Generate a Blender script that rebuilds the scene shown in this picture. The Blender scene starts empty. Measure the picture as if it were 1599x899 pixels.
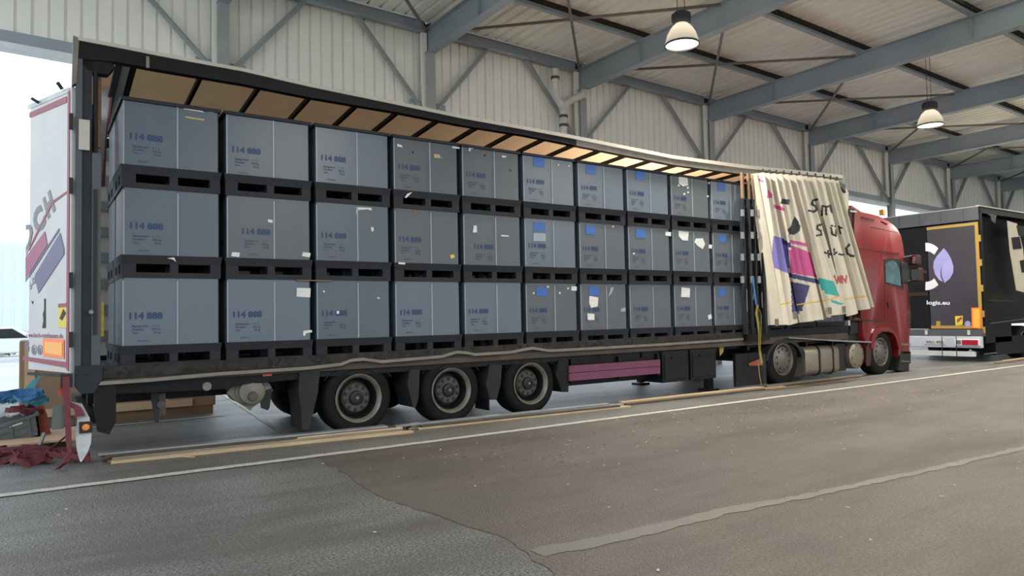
import bpy, bmesh, math, random
from mathutils import Vector, Matrix
random.seed(7)
SC = bpy.context.scene
COL = SC.collection

# ------------------------------------------------------------------ camera
CAM = Vector((-0.5576, -8.1448, 1.3829)); FPX = 1102.54
YAW, PITCH, ROLL = 0.598972, 0.042018, -0.020317
_f = Vector((math.sin(YAW)*math.cos(PITCH), math.cos(YAW)*math.cos(PITCH), math.sin(PITCH)))
_r = Vector((math.cos(YAW), -math.sin(YAW), 0)); _u = _r.cross(_f)
R_ = _r*math.cos(ROLL)+_u*math.sin(ROLL); U_ = -_r*math.sin(ROLL)+_u*math.cos(ROLL)
cd = bpy.data.cameras.new('camera'); cam = bpy.data.objects.new('camera', cd); COL.objects.link(cam)
cd.sensor_width = 36; cd.lens = 36*FPX/1599; cd.clip_end = 500
M = Matrix((( R_.x, U_.x, -_f.x, CAM.x), (R_.y, U_.y, -_f.y, CAM.y), (R_.z, U_.z, -_f.z, CAM.z), (0, 0, 0, 1)))
cam.matrix_world = M
SC.camera = cam

# ------------------------------------------------------------------ light and exposure
SC.view_settings.view_transform = 'Standard'; SC.view_settings.look = 'None'
SC.view_settings.gamma = 1; SC.view_settings.use_curve_mapping = False
SC.view_settings.exposure = 0.0
SKY = 2.0
LAMP_W = 450
w = bpy.data.worlds.new('overcast_sky'); SC.world = w; w.use_nodes = True
nt = w.node_tree; nt.nodes.clear()
out = nt.nodes.new('ShaderNodeOutputWorld'); bg = nt.nodes.new('ShaderNodeBackground')
tc = nt.nodes.new('ShaderNodeTexCoord'); sep = nt.nodes.new('ShaderNodeSeparateXYZ')
ramp = nt.nodes.new('ShaderNodeValToRGB')
ramp.color_ramp.elements[0].position = 0.0; ramp.color_ramp.elements[0].color = (0.90, 0.95, 1.0, 1)
ramp.color_ramp.elements[1].position = 0.6; ramp.color_ramp.elements[1].color = (0.74, 0.87, 1.0, 1)
nt.links.new(tc.outputs['Generated'], sep.inputs[0]); nt.links.new(sep.outputs['Z'], ramp.inputs[0])
nt.links.new(ramp.outputs[0], bg.inputs[0]); bg.inputs[1].default_value = SKY
nt.links.new(bg.outputs[0], out.inputs[0])

# ------------------------------------------------------------------ helpers
def pix(x, y, X=None, Y=None, Z=None):
    d = _f + R_*((x-799.5)/FPX) - U_*((y-449.5)/FPX)
    if Y is not None: t = (Y-CAM.y)/d.y
    elif X is not None: t = (X-CAM.x)/d.x
    else: t = (Z-CAM.z)/d.z
    return CAM + d*t
def proj(p):
    d = Vector(p)-CAM; z = d.dot(_f)
    return 799.5+FPX*d.dot(R_)/z, 449.5-FPX*d.dot(U_)/z
def lin(h):
    c = [int(h[i:i+2], 16)/255 for i in (0, 2, 4)]
    return tuple([(v/12.92 if v <= .04045 else ((v+.055)/1.055)**2.4) for v in c])+(1,)

def mat(name, h, rough=.6, metal=0., var=0., scale=3., bump=0., bscale=60., h2=None, spots=None, spec=.5, trans=0., stretch=None, detail=5):
    m = bpy.data.materials.new(name); m.use_nodes = True; t = m.node_tree; N = t.nodes; L = t.links
    b = N['Principled BSDF']; b.inputs['Roughness'].default_value = rough; b.inputs['Metallic'].default_value = metal
    b.inputs['Specular IOR Level'].default_value = spec
    c = lin(h); b.inputs['Base Color'].default_value = c
    co = N.new('ShaderNodeTexCoord'); src = co.outputs['Object']
    if stretch:
        mp = N.new('ShaderNodeMapping'); mp.inputs['Scale'].default_value = stretch; L.new(src, mp.inputs[0]); src = mp.outputs[0]
    if var or h2:
        n = N.new('ShaderNodeTexNoise'); n.inputs['Scale'].default_value = scale; n.inputs['Detail'].default_value = detail
        L.new(src, n.inputs['Vector'])
        r = N.new('ShaderNodeValToRGB'); e = r.color_ramp.elements
        a = tuple(max(0, v*(1-var)) for v in c[:3])+(1,); d = lin(h2) if h2 else tuple(min(1, v*(1+var)) for v in c[:3])+(1,)
        if h2: a = c
        e[0].position = .35; e[1].position = .68; e[0].color = a; e[1].color = d
        L.new(n.outputs['Fac'], r.inputs[0]); last = r.outputs[0]
        if spots:
            n2 = N.new('ShaderNodeTexNoise'); n2.inputs['Scale'].default_value = spots[1]; n2.inputs['Detail'].default_value = 8
            L.new(src, n2.inputs['Vector'])
            r2 = N.new('ShaderNodeValToRGB'); r2.color_ramp.elements[0].position = spots[2]; r2.color_ramp.elements[1].position = spots[2]+.06
            mx = N.new('ShaderNodeMixRGB'); mx.inputs[2].default_value = lin(spots[0])
            L.new(n2.outputs['Fac'], r2.inputs[0]); L.new(r2.outputs[0], mx.inputs[0]); L.new(last, mx.inputs[1]); last = mx.outputs[0]
        L.new(last, b.inputs['Base Color'])
    if bump:
        n = N.new('ShaderNodeTexNoise'); n.inputs['Scale'].default_value = bscale; n.inputs['Detail'].default_value = 6
        L.new(src, n.inputs['Vector']); bp = N.new('ShaderNodeBump'); bp.inputs['Strength'].default_value = bump; bp.inputs['Distance'].default_value = .02
        L.new(n.outputs['Fac'], bp.inputs['Height']); L.new(bp.outputs[0], b.inputs['Normal'])
    if trans:
        o = [x for x in N if x.type == 'OUTPUT_MATERIAL'][0]; tr = N.new('ShaderNodeBsdfTranslucent'); ms = N.new('ShaderNodeMixShader')
        tr.inputs[0].default_value = c; ms.inputs[0].default_value = trans
        L.new(b.outputs[0], ms.inputs[1]); L.new(tr.outputs[0], ms.inputs[2]); L.new(ms.outputs[0], o.inputs[0])
    return m
def emis(name, h, s):
    m = bpy.data.materials.new(name); m.use_nodes = True; b = m.node_tree.nodes['Principled BSDF']
    b.inputs['Base Color'].default_value = lin(h); b.inputs['Emission Color'].default_value = lin(h); b.inputs['Emission Strength'].default_value = s
    return m

WP = {}                       # world position of every built object
class MB:
    def __init__(s): s.v = []; s.f = []; s.m = []; s.cur = 0
    def add(s, vs, fs):
        n = len(s.v); s.v += [tuple(p) for p in vs]
        for f in fs: s.f.append([i+n for i in f]); s.m.append(s.cur)
        return s
    def box(s, x0, x1, y0, y1, z0, z1, f=None):
        P = [(x, y, z) for x in (x0, x1) for y in (y0, y1) for z in (z0, z1)]
        if f: P = [f(*p) for p in P]
        return s.add(P, [(0, 1, 3, 2), (4, 6, 7, 5), (0, 4, 5, 1), (2, 3, 7, 6), (0, 2, 6, 4), (1, 5, 7, 3)])
    def bar(s, a, b, wd, h, up=(0, 0, 1)):
        a = Vector(a); b = Vector(b); d = (b-a).normalized(); sd = d.cross(Vector(up))
        if sd.length < 1e-4: sd = d.cross(Vector((1, 0, 0)))
        sd.normalize(); u = sd.cross(d)
        P = []
        for p in (a, b):
            for i, j in ((-1, -1), (1, -1), (1, 1), (-1, 1)): P.append(p+sd*(i*wd/2)+u*(j*h/2))
        return s.add(P, [(3, 2, 1, 0), (4, 5, 6, 7), (0, 1, 5, 4), (1, 2, 6, 5), (2, 3, 7, 6), (3, 0, 4, 7)])
    def tube(s, pts, r, n=8, rs=None):
        pts = [Vector(p) for p in pts]; P = []; prev = None
        for i, p in enumerate(pts):
            d = (pts[min(i+1, len(pts)-1)]-pts[max(i-1, 0)]).normalized()
            a = d.cross(Vector((0, 0, 1)) if abs(d.z) < .9 else Vector((1, 0, 0))) if prev is None else prev-d*prev.dot(d)
            a.normalize(); prev = a; b = d.cross(a); rr = rs[i] if rs else r
            for k in range(n):
                t = 2*math.pi*k/n; P.append(p+a*(rr*math.cos(t))+b*(rr*math.sin(t)))
        F = []
        for i in range(len(pts)-1):
            for k in range(n):
                F.append((i*n+k, i*n+(k+1) % n, (i+1)*n+(k+1) % n, (i+1)*n+k))
        F.append(tuple(range(n-1, -1, -1))); F.append(tuple((len(pts)-1)*n+k for k in range(n)))
        return s.add(P, F)
    def ribbon(s, pts, wv, th=.004):
        # a strap: pts with width vector, given thickness
        pts = [Vector(p) for p in pts]; P = []
        for i, p in enumerate(pts):
            wd = Vector(wv[i] if isinstance(wv, list) else wv); d = (pts[min(i+1, len(pts)-1)]-pts[max(i-1, 0)]).normalized()
            nn = wd.cross(d).normalized()*th/2
            P += [p-wd/2-nn, p+wd/2-nn, p+wd/2+nn, p-wd/2+nn]
        F = []
        for i in range(len(pts)-1):
            for k in range(4): F.append((i*4+k, i*4+(k+1) % 4, i*4+4+(k+1) % 4, i*4+4+k))
        F += [(3, 2, 1, 0), tuple(len(pts)*4-4+k for k in range(4))]
        return s.add(P, F)
    def prism(s, poly, ax, a0, a1):
        # poly in the two other axes
        n = len(poly)
        def pt(p, a):
            return {'x': (a, p[0], p[1]), 'y': (p[0], a, p[1]), 'z': (p[0], p[1], a)}[ax]
        P = [pt(p, a0) for p in poly]+[pt(p, a1) for p in poly]
        F = [tuple(range(n)), tuple(range(2*n-1, n-1, -1))]
        for i in range(n): F.append((i, i+n, (i+1) % n+n, (i+1) % n))
        return s.add(P, F)
    def lathe(s, prof, c=(0, 0, 0), ax='y', n=32, cap=True):
        # prof: (radius, along) pairs
        P = []
        for r, t in prof:
            for k in range(n):
                a = 2*math.pi*k/n; u, v = r*math.cos(a), r*math.sin(a)
                P.append({'y': (c[0]+u, c[1]+t, c[2]+v), 'z': (c[0]+u, c[1]+v, c[2]+t), 'x': (c[0]+t, c[1]+u, c[2]+v)}[ax])
        F = []
        for i in range(len(prof)-1):
            for k in range(n): F.append((i*n+k, i*n+(k+1) % n, (i+1)*n+(k+1) % n, (i+1)*n+k))
        if cap and prof[0][0] > 1e-5: F.append(tuple(range(n-1, -1, -1)))
        if cap and prof[-1][0] > 1e-5: F.append(tuple((len(prof)-1)*n+k for k in range(n)))
        return s.add(P, F)
    def shear(s):
        s.v = [(x, y, z-.0215*x) for x, y, z in s.v]; return s
    def build(s, name, m, parent=None, bevel=0, smooth=False, local=False, fixn=True):
        vs = [Vector(v) for v in s.v]
        if local: c = Vector((0, 0, 0))
        else:
            lo = Vector([min(v[i] for v in vs) for i in range(3)]); hi = Vector([max(v[i] for v in vs) for i in range(3)])
            c = (lo+hi)/2; c.z = lo.z if not parent else c.z
        me = bpy.data.meshes.new(name); me.from_pydata([v-c for v in vs], [], s.f)
        for mm in (m if isinstance(m, list) else [m]): me.materials.append(mm)
        if len(set(s.m)) > 1:
            for p, i in zip(me.polygons, s.m): p.material_index = i
        if bevel or fixn:
            b = bmesh.new(); b.from_mesh(me)
            if fixn: bmesh.ops.recalc_face_normals(b, faces=b.faces)
            if bevel: bmesh.ops.bevel(b, geom=[e for e in b.edges if len(e.link_faces) == 2 and e.calc_face_angle(0) > .5], offset=bevel, segments=2, profile=.6, affect='EDGES', clamp_overlap=True)
            b.to_mesh(me); b.free()
        if smooth: me.shade_smooth() if hasattr(me, 'shade_smooth') else None
        if smooth == 'auto': me.set_sharp_from_angle(angle=math.radians(35))
        o = bpy.data.objects.new(name, me); COL.objects.link(o)
        if parent: o.parent = parent; o.location = c-(WP[parent.name] if not local else Vector((0, 0, 0)))
        else: o.location = c
        WP[o.name] = c if not local else (WP[parent.name] if parent else c)
        if name in ('lettering', 'printed_number', 'printed_text', 'plate_text', 'round_emblem'): o['kind'] = 'stuff'
        return o
def tag(o, label=None, cat=None, group=None, kind=None):
    if label: o['label'] = label
    if cat: o['category'] = cat
    if group: o['group'] = group
    if kind: o['kind'] = kind
    return o
def thing(name, loc, label=None, cat=None, group=None, kind=None):
    o = bpy.data.objects.new(name, None); COL.objects.link(o); o.location = loc; o.empty_display_size = .2
    WP[o.name] = Vector(loc); return tag(o, label, cat, group, kind)
KIDS = {}
def copy_tree(o, parent=None):
    c = o.copy(); COL.objects.link(c); WP[c.name] = WP[o.name]
    if parent: c.parent = parent
    for ch in list(o.children): copy_tree(ch, c)
    return c

_tm = {}
def text_raw(txt, bold=0.):
    k = (txt, bold)
    if k not in _tm:
        cu = bpy.data.curves.new('t', 'FONT'); cu.body = txt; cu.offset = bold; cu.resolution_u = 3
        ob = bpy.data.objects.new('t', cu); COL.objects.link(ob)
        me = bpy.data.meshes.new_from_object(ob.evaluated_get(bpy.context.evaluated_depsgraph_get()))
        vs = [v.co.copy() for v in me.vertices]; fs = [list(p.vertices) for p in me.polygons]
        bpy.data.objects.remove(ob); bpy.data.curves.remove(cu); bpy.data.meshes.remove(me)
        x0 = min(v.x for v in vs); x1 = max(v.x for v in vs); y1 = max(v.y for v in vs); y0 = min(0, min(v.y for v in vs))
        _tm[k] = ([((v.x-x0)/(x1-x0), v.y/y1) for v in vs], fs)
    return _tm[k]
TXT = []
def text_mb(mb, txt, P0, ux, uy, bold=.02, clip=None):
    """lettering on a plane: P0 baseline start, ux whole width, uy cap height"""
    vs, fs = text_raw(txt, bold); P0 = Vector(P0); ux = Vector(ux); uy = Vector(uy)
    n = len(mb.v); mb.v += [tuple(P0+ux*a+uy*b) for a, b in vs]
    for f in fs:
        if clip is None or all(clip(Vector(mb.v[i+n])) for i in f):
            mb.f.append([i+n for i in f]); mb.m.append(mb.cur)
    return mb
def sheet(pts, name, m, parent=None, off=(0, -.003, 0), label=None):
    """thin printed or glued piece: a polygon with a little thickness"""
    pts = [Vector(p) for p in pts]; o = Vector(off); n = len(pts); mb = MB()
    mb.add([p for p in pts]+[p+o for p in pts], [tuple(range(n)), tuple(range(2*n-1, n-1, -1))]+[(i, i+n, (i+1) % n+n, (i+1) % n) for i in range(n)])
    ob = mb.build(name, m, parent); tag(ob, label) if label else None
    return ob

# ------------------------------------------------------------------ materials
M_ = {}
def D(k, *a, **kw): M_[k] = mat(k, *a, **kw)
D('steel_paint', '98a1a8', rough=.5, var=.08, scale=1.2)
D('column_paint', '9da1a1', rough=.55, var=.10, scale=1.5)
D('cladding', 'f6f3e8', rough=.6, var=.06, scale=.9, stretch=(1, 1, .15))
D('roof_sheet', 'fdf9ee', rough=.55, var=.07, scale=.7, stretch=(1.5, .2, 1))
D('shade_and_trim_brown', '2e231a', rough=.85, var=.25, scale=4)  # brown for the painted purlin shade, also bands and bars
D('zinc_edge', 'dde0e2', rough=.4, var=.05)
D('skylight', 'd8cfa8', rough=.4, trans=.75)
D('plastic_pipe', 'cfcac2', rough=.45, var=.1, scale=8)
D('black_metal', '0d0d0f', spec=.22, rough=.5, var=.3, scale=6)
D('black_plastic', '18191b', spec=.22, rough=.6, var=.15, scale=5)
D('pallet_plastic', '27282d', spec=.22, rough=.55, var=.12, scale=3)
D('post_grey', '43494f', rough=.5, var=.1, scale=2)
D('post_dark', '282b2f', spec=.22, rough=.5, var=.15, scale=2)
D('worn_alu', '777168', rough=.45, metal=.3, var=.15, scale=6)
D('sill_metal', '2e2b28', spec=.22, rough=.6, var=.35, scale=9, spots=('1b1917', 14, .55))
D('tarp_roof', 'b39476', rough=.7, var=.06, scale=3, trans=.6, spots=('96775c', 2.2, .66))
D('tarp_white', 'b5aea2', rough=.55, var=.04, scale=2, spots=('a89c88', 3, .68))
D('curtain_fabric', 'c9c0ad', rough=.5, var=.05, scale=4, bump=.25, bscale=9)
D('print_black', '18171a', rough=.5); D('print_navy', '34305e', rough=.5); D('print_purple', '6d66a8', rough=.5)
D('print_magenta', 'b8437f', rough=.5); D('print_teal', '2c9c92', rough=.5); D('print_yellow', 'c9a440', rough=.5)
D('print_red', 'a64a4a', rough=.5)
D('door_white', 'c3bfbb', rough=.45, var=.04, scale=2, spots=('bdb8b2', 2.5, .7))
D('door_red', '8f4652', rough=.5); D('door_grey', '77797a', rough=.5); D('door_pink', '9c5570', rough=.5); D('door_lilac', '67627f', rough=.5)
D('plate_orange', 'ff7a3a', rough=.35); D('plate_yellow', 'ffb04a', rough=.35); D('sign_yellow', 'd8bf38', rough=.4)
D('box_blue', '4e5963', rough=.36, var=.05, scale=1.3); D('box_grey', '50565c', rough=.38, var=.06, scale=1.6)
D('box_light', '5a6570', rough=.34, var=.05, scale=1.2)
D('highlight_and_ghost', '8d99a6', rough=.35)  # pale tone for painted edge highlights and label ghosts
D('print_blue', '14335c', rough=.5); D('print_faint', '2c3e5c', rough=.5); D('label_blue', '2c5fa6', rough=.45, var=.1, scale=30)
D('sticker_white', 'd6d6d2', rough=.6, var=.08, scale=20); D('sticker_tan', 'b8a070', rough=.6, var=.1, scale=20)
D('tyre_rubber', '131314', spec=.22, rough=.8, var=.2, scale=8, bump=.2)
D('rim_grey', '7a756c', rough=.45, metal=.4, var=.15, scale=10); D('dish_grey', '4a4743', rough=.55, metal=.3, var=.2, scale=9)
D('hub_black', '151514', rough=.6)
D('truck_wheel', '67635c', rough=.45, metal=.3, var=.1, scale=9)
D('mud_grey', '292b2d', spec=.22, rough=.6, var=.2, scale=5)
D('tank_alu', '8d8374', rough=.38, metal=.55, var=.08, scale=4)
D('drum_grey', '6e695f', rough=.5, var=.15, scale=8)
D('magenta_board', '6a3350', rough=.55, var=.12, scale=6)
D('cab_red', '741719', rough=.28, var=.08, scale=1.5, spec=.6)
D('cab_dark_red', '3c0d10', rough=.4, var=.1)
D('glass_teal', '45676f', rough=.12, spec=.9, var=.3, scale=3)
D('mirror_glass', 'cfe3e8', rough=.05, metal=1)
D('wood_pale', 'b39c7d', rough=.7, var=.14, scale=3, stretch=(.6, 12, 12)); D('wood_grey', '7c7468', rough=.75, var=.2, scale=3, stretch=(.6, 12, 12))
D('alu_slat', '8b8e90', rough=.4, metal=.4, var=.12, scale=4); D('wood_brown', '7a6048', rough=.75, var=.2, scale=3, stretch=(.6, 12, 12))
D('wood_dark', '4a4038', rough=.8, var=.2, scale=3)
D('cardboard', '94785f', rough=.85, var=.06, scale=2); D('plywood', 'c7a483', rough=.75, var=.08, scale=3)
D('crate_grey', '595d5c', rough=.6, var=.1, scale=6)
D('strap_red', '6a3038', rough=.75, var=.12, scale=20); D('strap_blue', '3a70a0', rough=.7, var=.15, scale=20)
D('strap_teal', '5fa3ae', rough=.65, var=.12, scale=15); D('strap_yellow', '8f8236', rough=.7, var=.15, scale=20)
D('strap_orange', '9a4a36', rough=.7, var=.1, scale=15)
D('white_paint', 'bcbebd', rough=.5, var=.08, scale=5); D('amber_lens', 'e08a3a', rough=.25); D('red_lens', 'a02030', rough=.25)
D('t2_black', '101011', spec=.22, rough=.5, var=.25, scale=1.5); D('t2_door', '37343c', rough=.45, var=.08, scale=1.5)
D('t2_yellow', 'a8893f', rough=.45); D('t2_white', 'd8d8dc', rough=.45); D('leaf_blue', '8b93c4', rough=.45, h2='a59ad0', scale=2)
D('t2_bumper', 'b4b8c2', rough=.4, var=.05); D('t2_grey', '4d5054', rough=.5, var=.1)
D('facade', 'dfe9f0', rough=.6, var=.03); D('hedge', '93a58d', rough=.9, var=.25, scale=6); D('car_white', 'e2e6ea', rough=.25)
D('kerb', 'c8ccd0', rough=.8); D('lamp_black', '2b2a2b', rough=.5)
D('chip_tan', 'b9a88c', rough=.8); D('line_paint', 'a9a79d', rough=.75, var=.08, scale=14, spots=('8d8b84', 22, .56))

def ground_mat(name, a, b, grit, rough, bump, stain=None):
    m = mat(name, a, rough=rough, h2=b, scale=.9, bump=bump, bscale=75, detail=9)
    t = m.node_tree; N = t.nodes; L = t.links; bs = N['Principled BSDF']
    src = bs.inputs['Base Color'].links[0].from_socket
    co = [n for n in N if n.type == 'TEX_COORD'][0].outputs['Object']
    v = N.new('ShaderNodeTexNoise'); v.inputs['Scale'].default_value = 55; v.inputs['Detail'].default_value = 3; L.new(co, v.inputs['Vector'])
    r = N.new('ShaderNodeValToRGB'); r.color_ramp.elements[0].position = .35; r.color_ramp.elements[1].position = .7
    r.color_ramp.elements[0].color = (1-grit, 1-grit, 1-grit, 1); r.color_ramp.elements[1].color = (1+grit, 1+grit, 1+grit, 1)
    L.new(v.outputs['Fac'], r.inputs[0])
    mx = N.new('ShaderNodeMixRGB'); mx.blend_type = 'MULTIPLY'; mx.inputs[0].default_value = 1
    L.new(src, mx.inputs[1]); L.new(r.outputs[0], mx.inputs[2]); last = mx.outputs[0]
    # long stains along the driving direction
    mp = N.new('ShaderNodeMapping'); mp.inputs['Scale'].default_value = (.22, .9, 1); L.new(co, mp.inputs[0])
    n2 = N.new('ShaderNodeTexNoise'); n2.inputs['Scale'].default_value = 1.3; n2.inputs['Detail'].default_value = 10; n2.inputs['Roughness'].default_value = .65
    L.new(mp.outputs[0], n2.inputs['Vector'])
    r2 = N.new('ShaderNodeValToRGB'); r2.color_ramp.elements[0].position = .46; r2.color_ramp.elements[1].position = .66
    mm = N.new('ShaderNodeMath'); mm.operation = 'MULTIPLY'; mm.inputs[1].default_value = .8
    m3 = N.new('ShaderNodeMixRGB'); m3.inputs[2].default_value = lin(stain or '4b453f')
    L.new(n2.outputs['Fac'], r2.inputs[0]); L.new(r2.outputs[0], mm.inputs[0]); L.new(mm.outputs[0], m3.inputs[0]); L.new(last, m3.inputs[1])
    L.new(m3.outputs[0], bs.inputs['Base Color'])
    # worn smoother patches
    rr = N.new('ShaderNodeMapRange'); rr.inputs[3].default_value = rough-.12; rr.inputs[4].default_value = min(1, rough+.12)
    L.new(n2.outputs['Fac'], rr.inputs[0]); L.new(rr.outputs[0], bs.inputs['Roughness'])
    return m
G_old = ground_mat('worn_asphalt', '696864', '777671', .75, .45, 1.0)
G_new = ground_mat('dark_asphalt', '554f48', '635c52', .42, .56, .8, '453d35')
G_seam = ground_mat('filled_joint', '6f6b64', '65615a', .18, .6, .3, '65615a')

# ------------------------------------------------------------------ floor
fl = MB(); fl.add([(-140, -60, 0), (160, -60, 0), (160, 200, 0), (-140, 200, 0)], [(0, 1, 2, 3)])
floor = tag(fl.build('floor', G_old, fixn=False), kind='structure')
def wavy(pts, step=.06, amp=.02):
    o = []
    for a, b in zip(pts[:-1], pts[1:]):
        a = Vector(a); b = Vector(b); n = max(1, int((b-a).length/step)); pr = Vector((-(b-a).y, (b-a).x)).normalized()
        for i in range(n): o.append(a+(b-a)*(i/n)+pr*random.uniform(-amp, amp))
    o.append(Vector(pts[-1])); return o
def strip(name, m, left, right, z):
    n = min(len(left), len(right)); mb = MB()
    mb.add([(p.x, p.y, z) for p in left[:n]]+[(p.x, p.y, z) for p in right[:n]], [(i, i+1, i+1+n, i+n) for i in range(n-1)])
    return mb.build(name, m, floor, fixn=False)
# newer asphalt patch right of x = 1.85
edge = wavy([(1.85, -30), (1.80, -8.5), (1.78, -5.1), (1.90, -4.4), (1.80, -3.6), (1.72, -2.9), (1.80, -1.9), (1.86, -1.1), (1.86, -.86)], .07, .025)
strip('asphalt_patch', G_new, edge, [Vector((60, p.y)) for p in edge], .003)
# filled joint running along the hall
c = [(1.9, -4.74), (2.3, -4.80), (2.7, -4.82), (3.1, -4.84), (3.45, -4.83), (4.0, -4.92), (4.7, -4.99), (6.0, -5.09), (7.5, -5.18), (11, -5.3), (20, -5.4)]
l = wavy([(x, y+(.075 if x < 3.5 else .045)) for x, y in c], .07, .02); r = wavy([(x, y-(.075 if x < 3.5 else .045)) for x, y in c], .07, .02)
strip('filled_joint', G_seam, l, r, .006)
# painted lines
l = wavy([(-14, -.80), (-.9, -.83), (3, -.90), (12, -.95), (24, -1.0), (45, -1.0)], .1, .008)
r = [p+Vector((0, -.13)) for p in l]
strip('painted_line', M_['line_paint'], l, r, .008)
for (a, b) in (((-14, 3.05), (1.9, 3.1)), ((1.9, 5.4), (9, 5.9))):
    l = wavy([a, b], .1, .008); strip('painted_line', M_['line_paint'], l, [p+Vector((0, .08)) for p in l], .006)
l = wavy([(2.6, 7.4), (2.05, 1.1)], .1, .01); strip('painted_line', M_['line_paint'], l, [p+Vector((.07, 0)) for p in l], .006)

D('bounce_concrete', 'c9c8c2', rough=.75, var=.06, scale=.3)  # pale tone chosen to bounce daylight into the hall
for nm, (xa, xb, ya, yb) in (('yard_back', (-140, 160, 9.0, 200)), ('bounce_left', (-140, -3.6, -60, 9.0)), ('bounce_front', (-3.6, 160, -60, -22))):
    MB().add([(xa, ya, .012), (xb, ya, .012), (xb, yb, .012), (xa, yb, .012)], [(0, 1, 2, 3)]).build('pale_bounce_yard', M_['bounce_concrete'], floor, fixn=False)  # unseen left and front areas added to bounce light inside

# wood chips, leaves and grit
ch = MB()
for i in range(230):
    if i < 150: X = random.uniform(2.4, 14); Yc = random.gauss(-2.4, .9)
    else: X = random.uniform(-.5, 13); Yc = random.uniform(-6, -1.1)
    if X < 2 and i % 3: continue
    a = random.uniform(0, math.pi); s = random.uniform(.008, .026); w_ = random.uniform(.3, .7)*s
    P = [(X+math.cos(a+t)*(s if k % 2 == 0 else w_), Yc+math.sin(a+t)*(s if k % 2 == 0 else w_), .006+random.uniform(0, .006)) for k, t in enumerate((0, 1.3, 3.1, 4.4))]
    ch.add(P+[(X, Yc, .014)], [(0, 1, 4), (1, 2, 4), (2, 3, 4), (3, 0, 4)])
tag(ch.build('wood_chips', [M_['chip_tan']], fixn=False), 'small pale wood chips and leaves scattered over the asphalt in front of the trailer', 'debris', kind='stuff')

db = MB()
for i in range(170):
    X = random.uniform(2.2, 10.5); Yc = random.gauss(-1.75-.12*(X-2.2)*0, .22)+random.choice((0, 0, -.9)); a = random.uniform(0, 3.14); s_ = random.uniform(.008, .032)
    P = [(X+math.cos(a+t)*s_*random.uniform(.5, 1.6), Yc+math.sin(a+t)*s_*.6, .005) for t in (0, .9, 1.9, 3.1, 4.2, 5.2)]
    db.add(P+[(X, Yc, .010)], [(k, (k+1) % 6, 6) for k in range(6)])
D('debris_brown', '5a4b3d', rough=.9, var=.3, scale=8)
tag(db.build('brown_litter', M_['debris_brown'], fixn=False), 'band of brown crushed leaves and dirt on the asphalt beside the white line', 'debris', kind='stuff')

# ------------------------------------------------------------------ hall frame
BX = [-2.4, 2.2, 6.29, 10.4, 15.04, 19.8, 24.6, 29.2, 33.7, 38.3]
YW = 5.0; YF = -21.0
ceiling = thing('ceiling', (0, 0, 7.8), kind='structure')
wall = thing('wall_back', (0, YW, 0), kind='structure')
def Z(z, x): return z-.0215*x
# roof sheets with ribs (one shared mesh)
def ribbed(n, pitch, depth, top, x0=0):
    pr = []
    for i in range(n):
        a = x0+i*pitch
        pr += [(a, 0), (a+pitch-.085, 0), (a+pitch-.065, depth), (a+pitch-.02, depth)]
    pr.append((x0+n*pitch, 0)); return pr
def profile_sheet(name, m, parent, pr, along, a0, a1, th=.004):
    mb = MB(); n = len(pr); P = []
    for a in (a0, a1):
        for x, d in pr: P.append((x, a, d) if along == 'y' else (x, d, a))
    mb.add(P, [(i, i+1, n+i+1, n+i) for i in range(n-1)])
    return mb.build(name, m, parent, local=True, fixn=False)
sh = profile_sheet('roof_sheet', M_['roof_sheet'], ceiling, ribbed(4, .275, .045, 0), 'y', -.0, 1.0)
bpy.data.objects.remove(sh)
def lay_roof():
    bays = [(YW+.3, -1.9), (-4.2, YF)]
    protos = {}
    nx = int((42+3)/1.1)
    for i in range(nx):
        x = -3+i*1.1
        for j, (ya, yb) in enumerate(((YW+.3, -1.9), (-1.9, -4.2), (-4.2, YF))):
            sky = j == 1 and (10.4 < x+.5 < 14.9 or 19.9 < x+.5 < 24.4 or .0 < x+.5 < 2.)
            k = (j, sky)
            if k not in protos:
                o = profile_sheet('skylight_panel' if sky else 'roof_sheet', M_['skylight' if sky else 'roof_sheet'], ceiling, ribbed(4, .275, .06, 0) if not sky else
                                  [(q*.1+d, e) for q in range(11) for d, e in ((0, 0), (.05, .03))]+[(1.1, 0)], 'y', yb, ya)
                protos[k] = o
            else:
                o = protos[k].copy(); COL.objects.link(o)
            o.parent = ceiling; o.location = (x, 0, Z(7.76, x)-7.8); o.rotation_euler = (0, math.atan(.0215), 0)
lay_roof()
# purlins along x, one length per bay
PY = [2.7, .4, -1.9, -4.2, -6.5, -8.8, -11.1, -13.4, -15.7, -18.0, -20.3]
for a, b in zip(BX[:-1], BX[1:]):
    for y in PY:
        x0, x1 = a+.0, b-.0
        mb = MB(); mb.box(x0, x1, y-.05, y+.05, 7.56, 7.572).box(x0, x1, y-.005, y+.005, 7.572, 7.70).shear()
        mb.build('purlin', M_['steel_paint'], ceiling)
        mb = MB(); mb.box(x0, x1, y-.045, y+.045, 7.66, 7.758).shear(); mb.build('purlin_shade_strip', M_['shade_and_trim_brown'], ceiling)  # dark strip stands in for the shade on the purlin web
# roof beams
def ibeam(mb, x, y0, y1, z0, z1, fw=.2, tf=.018, tw=.012):
    mb.box(x-fw/2, x+fw/2, y0, y1, z0, z0+tf).box(x-fw/2, x+fw/2, y0, y1, z1-tf, z1).box(x-tw/2, x+tw/2, y0, y1, z0+tf, z1-tf)
for x in BX:
    mb = MB(); ibeam(mb, x, YF, YW-.12, 7.05, 7.56); mb.box(x-.1, x+.1, YW-.14, YW-.12, 7.03, 7.58)
    for yy in (2.7, -1.9, -6.5): mb.box(x-.09, x+.09, yy-.006, yy+.006, 7.07, 7.54)
    mb.shear().build('roof_beam', M_['steel_paint'], ceiling)
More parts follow.
